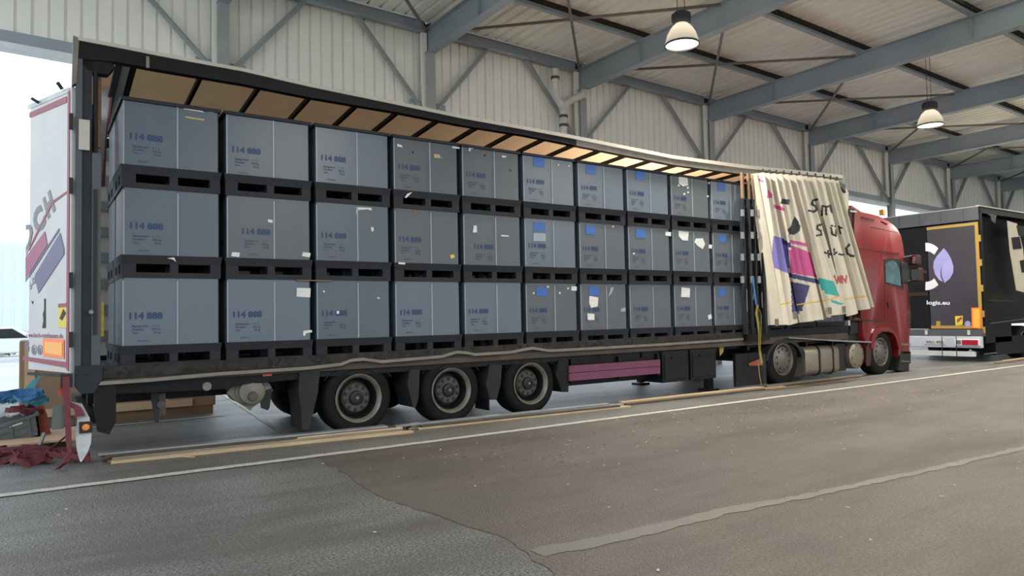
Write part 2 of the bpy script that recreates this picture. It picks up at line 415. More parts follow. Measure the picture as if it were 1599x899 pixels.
# cross bracing of flat bars below the purlins
for a, b in zip(BX[:-1], BX[1:]):
    for (p, q) in (((a+.1, YW-.3), (b-.1, .5)), ((b-.1, YW-.3), (a+.1, .5))):
        MB().bar((p[0], p[1], Z(7.50, p[0])), (q[0], q[1], Z(7.50, q[0])), .05, .045).build('brace_bar', M_['worn_alu'], ceiling)
# wall: eave girder, lower girder, columns, diagonals, cladding
for a, b in zip(BX[:-1], BX[1:]):
    mb = MB(); mb.box(a+.1, b-.1, YW-.14, YW-.12, 7.50, 7.76).box(a+.1, b-.1, YW-.26, YW-.12, 7.50, 7.515).box(a+.1, b-.1, YW-.20, YW-.12, 7.745, 7.76)
    mb.shear().build('eave_girder', M_['steel_paint'], wall)
    MB().box(a+.1, b-.1, YW-.225, YW-.205, 7.73, 7.765).shear().build('eave_trim', M_['zinc_edge'], wall)
    MB().box(a+.02, b-.02, YW-.12, YW+.0, 7.655, 7.74, ).shear().build('eave_dark_strip', M_['shade_and_trim_brown'], wall)  # dark brown strip behind the eave girder
    mb = MB(); mb.box(a, b, YW-.10, YW-.08, 5.70, 5.90).shear(); mb.build('lower_girder', M_['steel_paint'], wall)
    MB().box(a, b, YW-.16, YW+.1, 5.615, 5.70).shear().build('drip_edge', M_['zinc_edge'], wall)
    L_ = b-a
    for (p, q) in (((a+.12, 5.85), (a+.36*L_, 7.50)), ((b-.12, 5.85), (a+.62*L_, 7.50))):
        A = (p[0], YW-.16, Z(p[1], p[0])); B = (q[0], YW-.16, Z(q[1], q[0]))
        mb = MB().bar(A, B, .10, .012, up=(0, 1, 0)); mb.bar((A[0], A[1]+.03, A[2]), (B[0], B[1]+.03, B[2]), .13, .012, up=(0, 0, 1)); mb.build('diagonal_brace', M_['column_paint'], wall)
    MB().box(b-.42, b+.42, YW-.13, YW-.115, 5.72, 6.06).shear().build('gusset_plate', M_['steel_paint'], wall)
for i, x in enumerate(BX):
    z0 = 0 if i in (0, 2, 4, 6, 8) else 5.66
    mb = MB(); z1 = 7.05-.0215*x
    for (xa, xb, ya, yb) in ((x-.1, x+.1, YW-.30, YW-.285), (x-.1, x+.1, YW-.12, YW-.105), (x-.006, x+.006, YW-.29, YW-.12)):
        mb.box(xa, xb, ya, yb, z0 if z0 == 0 else Z(z0, x), z1)
    mb.build('column', M_['column_paint'], wall)
    mb = MB(); mb.box(x-.16, x-.04, YW-.2, YW-.13, Z(5.9, x), Z(7.5, x)); mb.build('column_casing', M_['cladding'], wall)
pr = [(0, 0)]
for k in range(4): pr += [(k*.22+.165, 0), (k*.22+.172, .045), (k*.22+.2, .045), (k*.22+.22, 0)]
proto = None
x = -2.95
while x < 41:
    if proto is None: o = proto = profile_sheet('cladding_sheet', M_['cladding'], wall, pr, 'z', 0, 1.92)
    else: o = proto.copy(); COL.objects.link(o)
    o.parent = wall; o.location = (x, .0, Z(5.84, x)); x += .88
wr = MB().box(41.9, 42, YF, YW, 0, 7.0).build('wall_right', M_['cladding']); tag(wr, kind='structure')
# drain pipe
dp = thing('drainpipe', (10.2, 4.6, 5.5), 'grey plastic Y-shaped drainpipe beside the wall column above the trailer', 'pipe')
P = lambda x, y, Y=4.6: pix(x, y, Y=Y)
MB().tube([P(867, 108), P(867, 140), P(869, 152), P(878, 166), P(880, 178), P(880, 215)], .09, 12).build('downpipe', M_['plastic_pipe'], dp, smooth='auto')
MB().tube([P(912, 145), P(905, 150), P(888, 158), P(879, 168)], .09, 12).build('branch_pipe', M_['plastic_pipe'], dp, smooth='auto')
for (x, y) in ((867, 122), (880, 182), (880, 196)): MB().lathe([(.105, -.03), (.105, .03)], P(x, y), 'z', 14).build('pipe_clamp', M_['post_grey'], dp)
MB().lathe([(.115, -.05), (.115, .05)], P(912, 146), 'x', 14).build('pipe_socket', M_['plastic_pipe'], dp)

# lamps
LC = mat('lamp_bell', '8a857a', rough=.15, spec=.8, trans=.012)
def lamp(c, label, lit=6, wire=7.56, watt=LAMP_W):
    c = Vector(c); t = thing('pendant_lamp', c, label, 'lamp', 'pendant lamps hung along the hall')
    MB().lathe([(.27, 0), (.265, .05), (.235, .16), (.17, .27), (.10, .34), (.09, .36)], c, 'z', 28).v
    mb = MB(); prof = [(.27, 0), (.265, .06), (.235, .17), (.17, .28), (.10, .35)]
    n = 28; P = []
    for rr, tt in prof:
        for k in range(n): a = 2*math.pi*k/n; P.append((c.x+rr*math.cos(a), c.y+rr*math.sin(a), c.z+tt))
    mb.add(P, [(i*n+k, i*n+(k+1) % n, (i+1)*n+(k+1) % n, (i+1)*n+k) for i in range(len(prof)-1) for k in range(n)])
    mb.build('bell_reflector', LC, t, smooth=True)
    MB().lathe([(.278, -.012), (.278, .012), (.262, .012), (.262, -.012)], c, 'z', 28, cap=False).build('rim', M_['lamp_black'], t)
    MB().lathe([(.0, .015), (.255, .02), (.255, .03), (0, .03)], c, 'z', 28).build('diffuser', emis('lamp_glow', 'fff6ec', lit), t)
    MB().lathe([(.10, .34), (.15, .37), (.16, .40), (.16, .50), (.13, .53), (0, .53)], c, 'z', 10).build('gear_box', M_['lamp_black'], t)
    for s in (-1, 1):
        MB().tube([(c.x+s*.09, c.y, c.z+.52), (c.x+s*.09, c.y, Z(wire, c.x))], .006, 6).build('suspension_wire', M_['lamp_black'], t)
    ld = bpy.data.lights.new('lamp_light', 'AREA'); ld.shape = 'DISK'; ld.size = .5; ld.energy = watt; ld.color = (1.0, .93, .82)
    lo = bpy.data.objects.new('lamp_light', ld); COL.objects.link(lo); lo.parent = t; lo.location = (0, 0, -.02)
    pd = bpy.data.lights.new('lamp_bulb', 'POINT'); pd.shadow_soft_size = .09; pd.energy = watt*1.3; pd.color = (1.0, .93, .82)
    po = bpy.data.objects.new('lamp_bulb', pd); COL.objects.link(po); po.parent = t; po.location = (0, 0, .16)
    return t
lamp(pix(1065, 70, Y=-.35), 'bright pendant lamp hanging in front of the second roof beam', 9)
lamp(pix(1453, 196, Y=-.45), 'farther pendant lamp with a brass-coloured bell above the dark trailer', 6)
lamp((24.2, -.4, 5.4), 'pendant lamp farthest along the hall')
for xx in (4.5, 12.2, 20): lamp((xx, -8.2, 5.7), 'pendant lamp %s the camera' % {4.5: 'right beside', 12.2: 'ahead and right of', 20: 'far right of'}[xx])

# ------------------------------------------------------------------ trailer 1
BP = 1.0126; BX0 = .2075; BW = .955
tr = thing('semi_trailer', (6.6, 1.25, 0), 'long open-sided curtain trailer loaded with grey box pallets', 'trailer')
def P0(x, y, Y=0.): return pix(x, y, Y=Y)
mb = MB(); mb.box(-.1, 13.4, .03, 2.5, .80, .935); mb.build('load_floor', M_['wood_dark'], tr)
# side rail with lashing holes
mb = MB()
def SZ(x): return .972+.0065*x
mb.box(-.05, 10.1, -.0, .05, .86, .975, f=lambda x, y, z: (x, y, z+.0068*x))
side = mb.build('side_rail', M_['sill_metal'], tr)
hb = MB()
for i in range(60):
    x = .05+i*.166
    hb.box(x, x+.05, -.004, .01, .905+.0068*x, .935+.0068*x)
tag(hb.build('lashing_holes', M_['hub_black'], side), kind='stuff')
MB().box(10.1, 13.45, 0, .05, .86, .99, f=lambda x, y, z: (x, y, z+.0068*x)).build('side_rail', M_['black_metal'], tr)
MB().box(-.05, 13.4, 2.5, 2.55, .86, 1.0).build('side_rail', M_['black_metal'], tr)
pts = [(152, 598), (240, 592), (340, 583), (480, 574), (532, 568), (548, 562), (567, 560), (582, 562), (596, 564), (690, 556), (703, 552), (714, 549), (727, 550), (742, 553), (800, 549), (818, 545), (832, 543), (845, 545), (858, 547), (934, 543), (1040, 537), (1160, 529)]
mb = MB(); V = [P0(a, b, -.015) for a, b in pts]
mb.add([p+Vector((0, dy, dz)) for p in V for dy, dz in ((-.012, -.022), (.02, -.022), (.02, .014), (-.012, .014))],
       [(i*4+k, i*4+(k+1) % 4, i*4+4+(k+1) % 4, i*4+4+k) for i in range(len(V)-1) for k in range(4)]+[(3, 2, 1, 0), tuple(len(V)*4-4+k for k in range(4))])
mb.build('rubbing_strip', M_['worn_alu'], tr)
# chassis
mb = MB(); mb.box(-.05, 13.2, .65, .80, .55, .82).box(-.05, 13.2, 1.7, 1.85, .55, .82); mb.build('chassis_beam', M_['black_metal'], tr)
mb = MB(); mb.prism([(-.05, .85), (-.05, .70), (1.25, .665), (1.33, .70), (2.0, .72), (2.0, .85)], 'y', .05, .08)
mb.build('side_panel', M_['black_metal'], tr)
mb = MB()
for x in [k*.9+.3 for k in range(15)]: mb.box(x, x+.06, .08, 2.45, .70, .80)
tag(mb.build('cross_members', M_['black_metal'], tr), kind='stuff')
MB().box(1.9, 6.0, .06, .09, .73, .86).build('wheel_side_panel', M_['black_plastic'], tr)
MB().box(6.0, 9.3, .08, .12, .66, .86).build('under_panel', M_['black_metal'], tr)
MB().box(6.1, 9.2, .3, .6, .33, .56).build('pallet_box_frame', M_['black_metal'], tr)
# hinge knobs and round marker
for x, y, k in ((323, 603, 'dish_grey'), ):
    c = P0(x, y, .04); MB().lathe([(.0, -.02), (.045, -.02), (.05, .01)], c, 'y', 16).build('round_cap', M_['worn_alu'], tr)
c = P0(417, 585, .03); MB().box(c.x-.05, c.x+.05, .02, .05, c.z-.015, c.z+.015).build('side_marker_light', M_['strap_orange'], tr)
# rear support foot and hanging steel plate
a = P0(238, 590, .25); b = P0(246, 659, .25)
MB().prism([(a.x-.02, a.z), (a.x+.03, a.z), (a.x+.06, (a.z+b.z)/2), (b.x+.01, b.z), (b.x-.02, b.z), (a.x-.01, (a.z+b.z)/2)], 'y', .22, .27).build('guide_plate', M_['post_dark'], tr)
c = P0(249, 630, .32); MB().lathe([(.0, -.12), (.04, -.12), (.04, .1), (0, .1)], c, 'y', 14).box(c.x-.03, c.x+.05, .25, .35, c.z-.12, c.z+.12).build('roller_bracket', M_['dish_grey'], tr)
# drum carrier
c = P0(392, 611, .12)
q = MB().lathe([(.0, -.07), (.1, -.07), (.135, -.055), (.14, -.02), (.15, .0), (.165, .01), (.165, .03), (.15, .05), (.16, .5), (0, .5)], c, 'y', 28).build('air_tank', M_['drum_grey'], tr, smooth='auto')
MB().lathe([(.0, -.085), (.05, -.085), (.06, -.06), (.06, -.0), (0, 0)], (c.x, c.y, c.z-.05), 'y', 16).build('tank_hub', M_['dish_grey'], q)
MB().prism([(c.x-.25, c.z+.0), (c.x-.21, c.z+.06), (c.x-.13, c.z+.15), (c.x, c.z+.19), (c.x+.13, c.z+.15), (c.x+.22, c.z+.06), (c.x+.25, c.z-.01), (c.x+.16, c.z-.10), (c.x+.03, c.z-.18), (c.x, c.z-.22), (c.x-.04, c.z-.18), (c.x-.17, c.z-.09)], 'y', .15, .19).build('tank_bracket', M_['drum_grey'], q)
MB().prism([(c.x+.10, c.z-.02), (c.x+.24, c.z+.02), (c.x+.21, c.z-.2), (c.x+.19, c.z-.23), (c.x+.12, c.z-.2)], 'y', .14, .17).build('tank_flap', M_['mud_grey'], q)
MB().lathe([(.02, .14), (.035, .15), (.035, .21), (0, .21)], (c.x, c.y+.02, c.z), 'z', 12).build('drain_cap', M_['white_paint'], q)

# wheels
def trailer_wheel(c, R=.44, W=.38):
    w_ = thing('wheel', c); 
    t = [(.285, -W/2+.01), (.30, -W/2), (.36, -W/2-.012), (.41, -W/2+.005), (.433, -W/2+.035), (.44, -W/2+.08), (.44, W/2-.08), (.433, W/2-.035), (.40, W/2), (.30, W/2)]
    mb = MB().lathe([(r*R/.44, a) for r, a in t], (0, 0, 0), 'y', 48, cap=False); o = mb.build('tyre', M_['tyre_rubber'], w_, local=True, smooth='auto')
    gr = MB()
    for a in (-.1, -.03, .04, .11): gr.lathe([(R+.001, a-.006), (R+.003, a), (R+.001, a+.006)], (0, 0, 0), 'y', 48)
    MB().lathe([(.25, -W/2+.09), (.262, -W/2+.03), (.285, -W/2+.0), (.298, -W/2-.012), (.29, -W/2-.02), (.278, -W/2-.012), (.262, -W/2+.01), (.25, -W/2+.035)], (0, 0, 0), 'y', 48, cap=False).build('rim', M_['rim_grey'], w_, local=True, smooth='auto')
    MB().lathe([(.25, -W/2+.035), (.238, -W/2+.12), (.232, -W/2+.2)], (0, 0, 0), 'y', 48, cap=False).build('rim_barrel', M_['hub_black'], w_, local=True, smooth='auto')
    MB().lathe([(.235, -W/2+.18), (.20, -W/2+.16), (.0, -W/2+.16)], (0, 0, 0), 'y', 40).build('brake_backing', M_['hub_black'], w_, local=True)
    d = MB().lathe([(.19, -W/2+.15), (.185, -W/2+.10), (.165, -W/2+.08), (.10, -W/2+.08), (.0, -W/2+.08)], (0, 0, 0), 'y', 40).build('wheel_disc', M_['dish_grey'], w_, local=True, smooth='auto')
    nb = MB()
    for k in range(10):
        a = 2*math.pi*k/10+.2; nb.lathe([(.024, -.004), (.022, -.01), (0, -.011)], (.143*math.cos(a), -W/2+.08, .143*math.sin(a)), 'y', 10)
    tag(nb.build('hand_holes', M_['hub_black'], w_, local=True), kind='stuff')
    MB().lathe([(.092, -W/2+.075), (.088, -W/2+.05), (.075, -W/2+.04), (.055, -W/2+.035), (.05, -W/2+.045), (0, -W/2+.045)], (0, 0, 0), 'y', 24).build('hub', M_['hub_black'], w_, local=True, smooth='auto')
    MB().lathe([(.018, -W/2+.035), (0, -W/2+.03)], (0, 0, 0), 'y', 10).build('hub_cap', M_['rim_grey'], w_, local=True)
    return w_
def put_wheel(proto, parent, c, flip=False, first=False):
    o = proto if first else copy_tree(proto)
    o.parent = parent; o.location = Vector(c)-WP[parent.name]; WP[o.name] = Vector(c)
    if flip: o.rotation_euler = (0, 0, math.pi)
    else: o.rotation_euler = (0, random.uniform(0, 6), 0)
    return o
tw = trailer_wheel((0, 0, 0)); WP[tw.name] = Vector((0, 0, 0))
for i, X in enumerate((2.755, 4.045, 5.34)):
    put_wheel(tw, tr, (X, .26, .44), first=i == 0)
for X in (2.755, 4.045, 5.34): put_wheel(tw, tr, (X, 2.29, .44), flip=True)
MB().tube([(2.755, .4, .44), (2.755, 2.15, .44)], .06, 10).build('axle', M_['black_metal'], tr)
MB().tube([(4.045, .4, .44), (4.045, 2.15, .44)], .06, 10).build('axle', M_['black_metal'], tr)
MB().tube([(5.34, .4, .44), (5.34, 2.15, .44)], .06, 10).build('axle', M_['black_metal'], tr)
for X in (2.755, 4.045, 5.34): MB().box(X-.3, X+.3, .5, .62, .50, .72).build('air_suspension', M_['black_metal'], tr)
# mudguards between the wheels
def guard(px, Yg=.03):
    # px: outline in picture coordinates on the side plane
    q = [P0(a, b, Yg) for a, b in px]; return q
for k, poly in enumerate([[(468, 572), (500, 574), (497, 612), (487, 655), (484, 670), (472, 672), (470, 640), (466, 612)],
                          [(640, 576), (656, 577), (654, 620), (650, 636), (645, 636), (636, 600)],
                          [(765, 568), (784, 570), (782, 600), (776, 624), (765, 624), (759, 600)],
                          [(872, 562), (888, 562), (888, 612), (878, 612), (868, 585)]]):
    q = guard(poly); mb = MB(); n = len(q)
    mb.add([(p.x, .03, p.z) for p in q]+[(p.x, .45, p.z) for p in q], [tuple(range(n)), tuple(range(2*n-1, n-1, -1))]+[(i, i+n, (i+1) % n+n, (i+1) % n) for i in range(n)])
    mb.build('mudguard', M_['mud_grey'] if k < 3 else M_['black_plastic'], tr, bevel=.008)
for X in (2.755, 4.045, 5.34):
    mb = MB(); n = 12; P = []
    for i in range(n+1):
        a = math.radians(35+110*i/n); P += [(X+.53*math.cos(a), .06, .44+.50*math.sin(a)*.82), (X+.53*math.cos(a), .46, .44+.50*math.sin(a)*.82)]
    P += [(p[0], p[1], p[2]+.012) for p in P]; m2 = 2*(n+1)
    mb.add(P, [(2*i, 2*i+1, 2*i+3, 2*i+2) for i in range(n)]+[(2*i+m2, 2*i+2+m2, 2*i+3+m2, 2*i+1+m2) for i in range(n)]+[(2*i, 2*i+2, 2*i+2+m2, 2*i+m2) for i in range(n)])
    mb.build('wheel_arch', M_['black_plastic'], tr)
a = P0(735, 570, .0); b = P0(760, 660, .5); MB().box(a.x-.02+.35, a.x+.0+.35, .1, .45, .12, .55).build('mudflap', M_['black_plastic'], tr)
# purple side guard boards
pa, pb, pc, pd = P0(889, 571), P0(1031, 561), P0(1031, 583), P0(889, 595)
for t0, t1 in ((0, .47), (.50, 1)):
    A = pa.lerp(pd, t0); B = pb.lerp(pc, t0); C = pb.lerp(pc, t1); Dd = pa.lerp(pd, t1)
    MB().add([A, B, C, Dd]+[v+Vector((0, .03, 0)) for v in (A, B, C, Dd)], [(0, 1, 2, 3), (7, 6, 5, 4), (0, 4, 5, 1), (1, 5, 6, 2), (2, 6, 7, 3), (3, 7, 4, 0)]).build('side_guard_board', M_['magenta_board'], tr, bevel=.004)
for x in (6.05, 7.0, 7.85): MB().box(x, x+.05, .03, .1, .40, .75).build('side_guard_bracket', M_['black_metal'], tr)
# tool boxes
for (xa, xb) in ((1034, 1076), (1078, 1119)):
    a = P0(xa, 549, .02); b = P0(xb, 592, .02)
    q = MB().box(a.x, b.x, .02, .6, .27, .78).build('tool_box', M_['black_plastic'], tr, bevel=.015)
    MB().box(a.x+.04, b.x-.04, .005, .02, .32, .72).build('lid', M_['black_plastic'], q, bevel=.008)
    MB().box((a.x+b.x)/2-.12, (a.x+b.x)/2+.12, -.012, .005, .66, .70).build('latch', M_['black_metal'], q, bevel=.004)
# landing legs and kingpin zone
q = MB().box(9.45, 9.57, .35, .47, .05, .8).box(9.38, 9.64, .28, .54, .0, .04).build('landing_leg', M_['black_metal'], tr)
q = MB().box(9.45, 9.57, 2.05, 2.17, .05, .8).box(9.38, 9.64, 2.0, 2.24, .0, .04).build('landing_leg', M_['black_metal'], tr)
MB().box(9.3, 13.4, .2, 2.4, .74, .84, ).build('gooseneck', M_['black_metal'], tr)
sheet([P0(1123, 540, .1), P0(1131, 538, .1), P0(1129, 550, .1), P0(1124, 556, .1)], 'yellow_valve_cover', M_['strap_yellow'], tr)
# rear corner post assembly
pt = MB().box(-.20, -.145, -.02, .10, .86, 4.06).build('corner_post', M_['post_grey'], tr)
a = P0(114, 57, -.03); b = P0(122, 600, -.03)
MB().prism([(-.235, 3.76), (-.195, 3.80), (-.175, 4.25), (-.225, 4.27)], 'y', -.03, .09).build('post_extension', M_['worn_alu'], pt)
MB().box(-.145, -.06, .0, .14, .80, 4.1).build('corner_post', M_['post_dark'], tr)
MB().box(-.06, .02, -.02, .10, .80, 3.12).build('lift_cylinder_cover', M_['post_grey'], tr, bevel=.01)
MB().box(-.045, -.012, -.035, -.015, 1.3, 2.75).build('lift_slot', M_['hub_black'], tr)
MB().tube([(-.03, .02, 3.12), (-.03, .02, 3.98)], .022, 10).build('lift_rod', M_['black_metal'], tr)
MB().tube([(-.0, .12, 3.2), (-.0, .12, 3.98)], .03, 10).build('lift_rod', M_['wood_brown'], tr)
a = P0(123, 186, -.03); b = P0(140, 235, -.03); MB().box(a.x, b.x, -.04, -.02, b.z, a.z).build('marking_plate', M_['t2_yellow'], tr).data.materials[0] = M_['tarp_white']
MB().lathe([(.0, -.05), (.02, -.05), (.024, -.03), (.0, -.02)], P0(142, 487, -.01), 'y', 12).build('release_knob', M_['rim_grey'], tr)
a = P0(145, 520, -.03); MB().box(.02, .05, .0, .05, 1.28, 1.62).build('warning_strip', M_['strap_yellow'], tr)
MB().prism([(-.20, 1.0), (.04, 1.0), (.04, .86), (-.03, .72), (-.14, .72), (-.2, .8)], 'y', -.03, .14).build('post_foot', M_['post_dark'], tr, bevel=.01)
for x, y in ((120, 584), (120, 597), (135, 583), (135, 597)):
    MB().lathe([(.012, -.008), (0, -.01)], P0(x, y, -.03), 'y', 10).build('bolt', M_['hub_black'], tr)
MB().box(-.08, .0, .7, .85, .86, 3.8).box(-.2, -.1, 2.42, 2.55, .86, 4.0).build('far_corner_post', M_['post_dark'], tr)
MB().box(-.15, .05, .0, 2.5, .78, .90).build('rear_sill', M_['black_metal'], tr)
# underrun bar with white end guard and amber light
MB().box(-.12, .0, .05, 2.45, .42, .54).build('underrun_bar', M_['black_metal'], tr)
MB().prism([(-.03, .8), (.16, .8), (.16, .42), (.10, .30), (.0, .34), (-.03, .5)], 'y', .0, .06).build('bumper_bracket', M_['black_plastic'], tr)
mb = MB(); pf = [(113, 628), (128, 630), (140, 652), (143, 676), (142, 692), (137, 706), (127, 721)]
rt = [P0(a, b, -.02) for a, b in pf]
lf = [P0(a, b, -.02) for a, b in ((112, 628), (117, 640), (121, 655), (119, 676), (119, 692), (121, 706), (125, 721))]
n = len(rt); mb.add([Vector((p.x, -.02, p.z)) for p in rt]+[Vector((p.x, .02, p.z)) for p in lf]+[Vector((p.x, .02, p.z)) for p in rt]+[Vector((p.x, .06, p.z)) for p in lf],
                    [(i, i+1, n+i+1, n+i) for i in range(n-1)]+[(2*n+i, 2*n+i+1, 3*n+i+1, 3*n+i) for i in range(n-1)]+[(i, i+1, 2*n+i+1, 2*n+i) for i in range(n-1)])
wg = mb.build('end_guard', M_['white_paint'], tr)
c = P0(134, 667, -.03)
q = MB().box(c.x-.055, c.x+.055, -.035, .02, c.z-.055, c.z+.055).build('side_lamp', M_['hub_black'], tr)
MB().lathe([(0, -.05), (.025, -.048), (.034, -.035)], (c.x, .0, c.z), 'y', 16).build('lens', M_['amber_lens'], q)
# roof: near rail follows the slightly sagging line seen along the trailer
top = [(122, 62), (180, 73), (250, 87), (380, 111), (480, 134), (620, 163), (720, 184), (820, 202), (900, 217), (1050, 247), (1160, 262), (1240, 270), (1316, 278)]
bot = [(124, 92), (180, 96), (250, 109), (380, 131), (480, 151), (620, 175), (720, 195), (820, 211), (900, 227), (1050, 257), (1160, 272), (1240, 280), (1318, 289)]
def railpart(name, tp, bt, m, y0, y1):
    A = [P0(a, b, y0) for a, b in tp]; B = [P0(a, b, y0) for a, b in bt]
    n = len(A); V = [(p.x, y0, p.z) for p in A]+[(p.x, y0, q.z) for p, q in zip(A, B)]; V += [(x, y1, z) for x, y, z in V]
    F = [(i, i+1, n+i+1, n+i) for i in range(n-1)]+[(2*n+i, 3*n+i, 3*n+i+1, 2*n+i+1) for i in range(n-1)]
    F += [(i, 2*n+i, 2*n+i+1, i+1) for i in range(n-1)]+[(n+i, n+i+1, 3*n+i+1, 3*n+i) for i in range(n-1)]+[(0, n, 3*n, 2*n), (n-1, 3*n-1, 4*n-1, 2*n-1)]
    return MB().add(V, F).build(name, m, tr)
railpart('roof_rail', top[:9], bot[:9], M_['black_metal'], -.02, .08)
railpart('roof_rail', top[8:], bot[8:], M_['worn_alu'], -.02, .08)
railpart('roof_edge_strip', [(a, b-5) for a, b in top], [(a, b+.5) for a, b in top], M_['tarp_white'], -.035, .10)
rz = [(P0(a, b, .0).x, P0(a, b, .0).z) for a, b in bot]; rt_ = [(P0(a, b, 0).x, P0(a, b, 0).z) for a, b in top]
def interp(T, x):
    for (x0, z0), (x1, z1) in zip(T[:-1], T[1:]):
        if x <= x1: return z0+(z1-z0)*(x-x0)/(x1-x0)
    return T[-1][1]
MB().box(-.15, 13.4, 2.47, 2.55, 3.74, 3.86).build('roof_rail', M_['black_metal'], tr)
for x in [313, 404, 483, 556, 620, 683, 744, 800, 849, 895, 937, 977, 1016.5, 1055.7, 1092, 1126.7, 1155, 1190, 1225, 1260, 1292]:
    X = pix(x, interp([(a, b) for a, b in bot], x), Y=.08).x; z = interp(rz, X)
    MB().add([(X-.02, .06, z-.005), (X+.02, .06, z-.005), (X+.02, 2.5, 3.80), (X-.02, 2.5, 3.80), (X-.02, .06, z+.05), (X+.02, .06, z+.05), (X+.02, 2.5, 3.85), (X-.02, 2.5, 3.85)],
             [(0, 1, 2, 3), (7, 6, 5, 4), (0, 4, 5, 1), (1, 5, 6, 2), (2, 6, 7, 3), (3, 7, 4, 0)]).build('roof_bow', M_['black_metal'], tr)
# roof canvas
mb = MB(); nx, ny = 140, 10; Pp = []
for i in range(nx+1):
    X = -.15+13.55*i/nx; z0 = interp(rt_, X)-.03
    for j in range(ny+1):
        v = j/ny; Pp.append((X, .05+2.45*v, z0*(1-v)+3.875*v+.012*math.sin(X*9+v*4)*math.sin(v*3.14)))
mb.add(Pp, [(i*(ny+1)+j, i*(ny+1)+j+1, (i+1)*(ny+1)+j+1, (i+1)*(ny+1)+j) for i in range(nx) for j in range(ny)])
mb.build('roof_canvas', M_['tarp_roof'], tr, smooth=True, fixn=False)
# rear header seen from inside
def beamY(px, wpx, m, name, zt=0, y1=2.3, dz=-.3):
    A = P0(px, 97, .1); B = P0(px+wpx, 98, .1)
    MB().add([(A.x, .1, A.z), (B.x, .1, B.z), (B.x, y1, A.z+dz), (A.x, y1, A.z+dz), (A.x, .1, A.z+.03), (B.x, .1, B.z+.03), (B.x, y1, A.z+dz+.03), (A.x, y1, A.z+dz+.03)],
             [(0, 1, 2, 3), (7, 6, 5, 4), (0, 4, 5, 1), (1, 5, 6, 2), (2, 6, 7, 3), (3, 7, 4, 0)]).build(name, m, tr)
beamY(181, 11, M_['post_grey'], 'rear_header'); beamY(193, 12, M_['white_paint'], 'rear_header_panel'); beamY(206, 10, M_['post_dark'], 'rear_header')
q = MB().add([P0(154, 98, 1.0), P0(184, 97, 1.0), P0(166, 200, 1.0), P0(158, 290, 1.0), P0(150, 290, 1.0)]+[v+Vector((0, .02, 0)) for v in (P0(154, 98, 1.0), P0(184, 97, 1.0), P0(166, 200, 1.0), P0(158, 290, 1.0), P0(150, 290, 1.0))],
         [(0, 1, 2, 3, 4), (9, 8, 7, 6, 5)]+[(i, i+5, (i+1) % 5+5, (i+1) % 5) for i in range(5)]).build('rear_flap', M_['door_white'], tr)
sheet([P0(177, 108, .99), P0(184, 100, .99), P0(168, 200, .99), P0(164, 290, .99), P0(158, 292, .99), P0(166, 200, .99)], 'red_border', M_['door_red'], q)
# roof rail end box above the corner post
MB().prism([(-.17, 4.25), (.10, 4.16), (.14, 4.02), (.08, 3.93), (-.1, 3.93), (-.17, 4.0)], 'y', -.0, .12).build('rail_end_housing', M_['black_metal'], tr, bevel=.02)
MB().box(.42, .45, -.045, -.02, 4.06, 4.18).build('rail_bracket', M_['worn_alu'], tr)
# far side curtain and slats, front wall
MB().box(.0, 13.4, 2.53, 2.54, .95, 3.85).build('far_curtain', M_['tarp_white'], tr)
for k in range(8):
    z = 1.2+k*.34; MB().box(.02, 13.3, 2.48, 2.505, z, z+.12).build('side_slat', M_['alu_slat'], tr)
MB().box(13.38, 13.45, .0, 2.55, .95, 3.98).build('front_wall', M_['white_paint'], tr)
A = [P0(1290, 283, .0), P0(1317, 287, .0), P0(1325, 300, .0), P0(1326, 440, .0), P0(1300, 440, 0)]
n = 5; MB().add([(p.x, .0, p.z) for p in A]+[(p.x, .05, p.z) for p in A], [tuple(range(n)), tuple(range(2*n-1, n-1, -1))]+[(i, i+n, (i+1) % n+n, (i+1) % n) for i in range(n)]).build('front_corner_tarp', M_['curtain_fabric'], tr)
A = [P0(1288, 279, -.05), P0(1308, 281, -.05), P0(1320, 289, -.05), P0(1321, 301, -.05), P0(1311, 289, -.05), P0(1290, 286, -.05)]
n = 6; MB().add([(p.x, -.05, p.z) for p in A]+[(p.x, -.0, p.z) for p in A], [tuple(range(n)), tuple(range(2*n-1, n-1, -1))]+[(i, i+n, (i+1) % n+n, (i+1) % n) for i in range(n)]).build('corner_cap', M_['hub_black'], tr)

# rear door leaf, standing slightly open
H = Vector((-.235, .02, 0)); ang = math.radians(15.6); du = Vector((-math.sin(ang), math.cos(ang), 0)); dn = Vector((-math.cos(ang), -math.sin(ang), 0))
def dpix(x, y, o=0.):   # picture coordinate to a point on the door's outer face
    d = _f + R_*((x-799.5)/FPX) - U_*((y-449.5)/FPX); hp = H+dn*o
    t = (hp-CAM).dot(dn)/d.dot(dn); return CAM+d*t
hb_, ht_ = .93, 3.765
leaf = MB(); e = H+du*1.25
leaf.add([H+Vector((0, 0, hb_)), e+Vector((0, 0, hb_)), e+Vector((0, 0, ht_+.04)), H+Vector((0, 0, ht_))]+[p-dn*.04 for p in (H+Vector((0, 0, hb_)), e+Vector((0, 0, hb_)), e+Vector((0, 0, ht_+.04)), H+Vector((0, 0, ht_)))],
         [(0, 1, 2, 3), (7, 6, 5, 4), (0, 4, 5, 1), (1, 5, 6, 2), (2, 6, 7, 3), (3, 7, 4, 0)])
leaf = leaf.build('rear_door', M_['door_white'], tr)
def dprint(name, px, m, o=.003): 
    return sheet([dpix(x, y, o) for x, y in px], name, M_[m], leaf, off=dn*.002)
dprint('top_rail', [(108, 136), (44, 164), (44, 171), (108, 144)], 'white_paint')
dprint('red_border', [(104, 150), (46, 176), (46, 184), (104, 160)], 'door_red', .004)
dprint('red_border', [(109, 142), (106, 142), (103, 575), (107, 580)], 'door_red', .005)
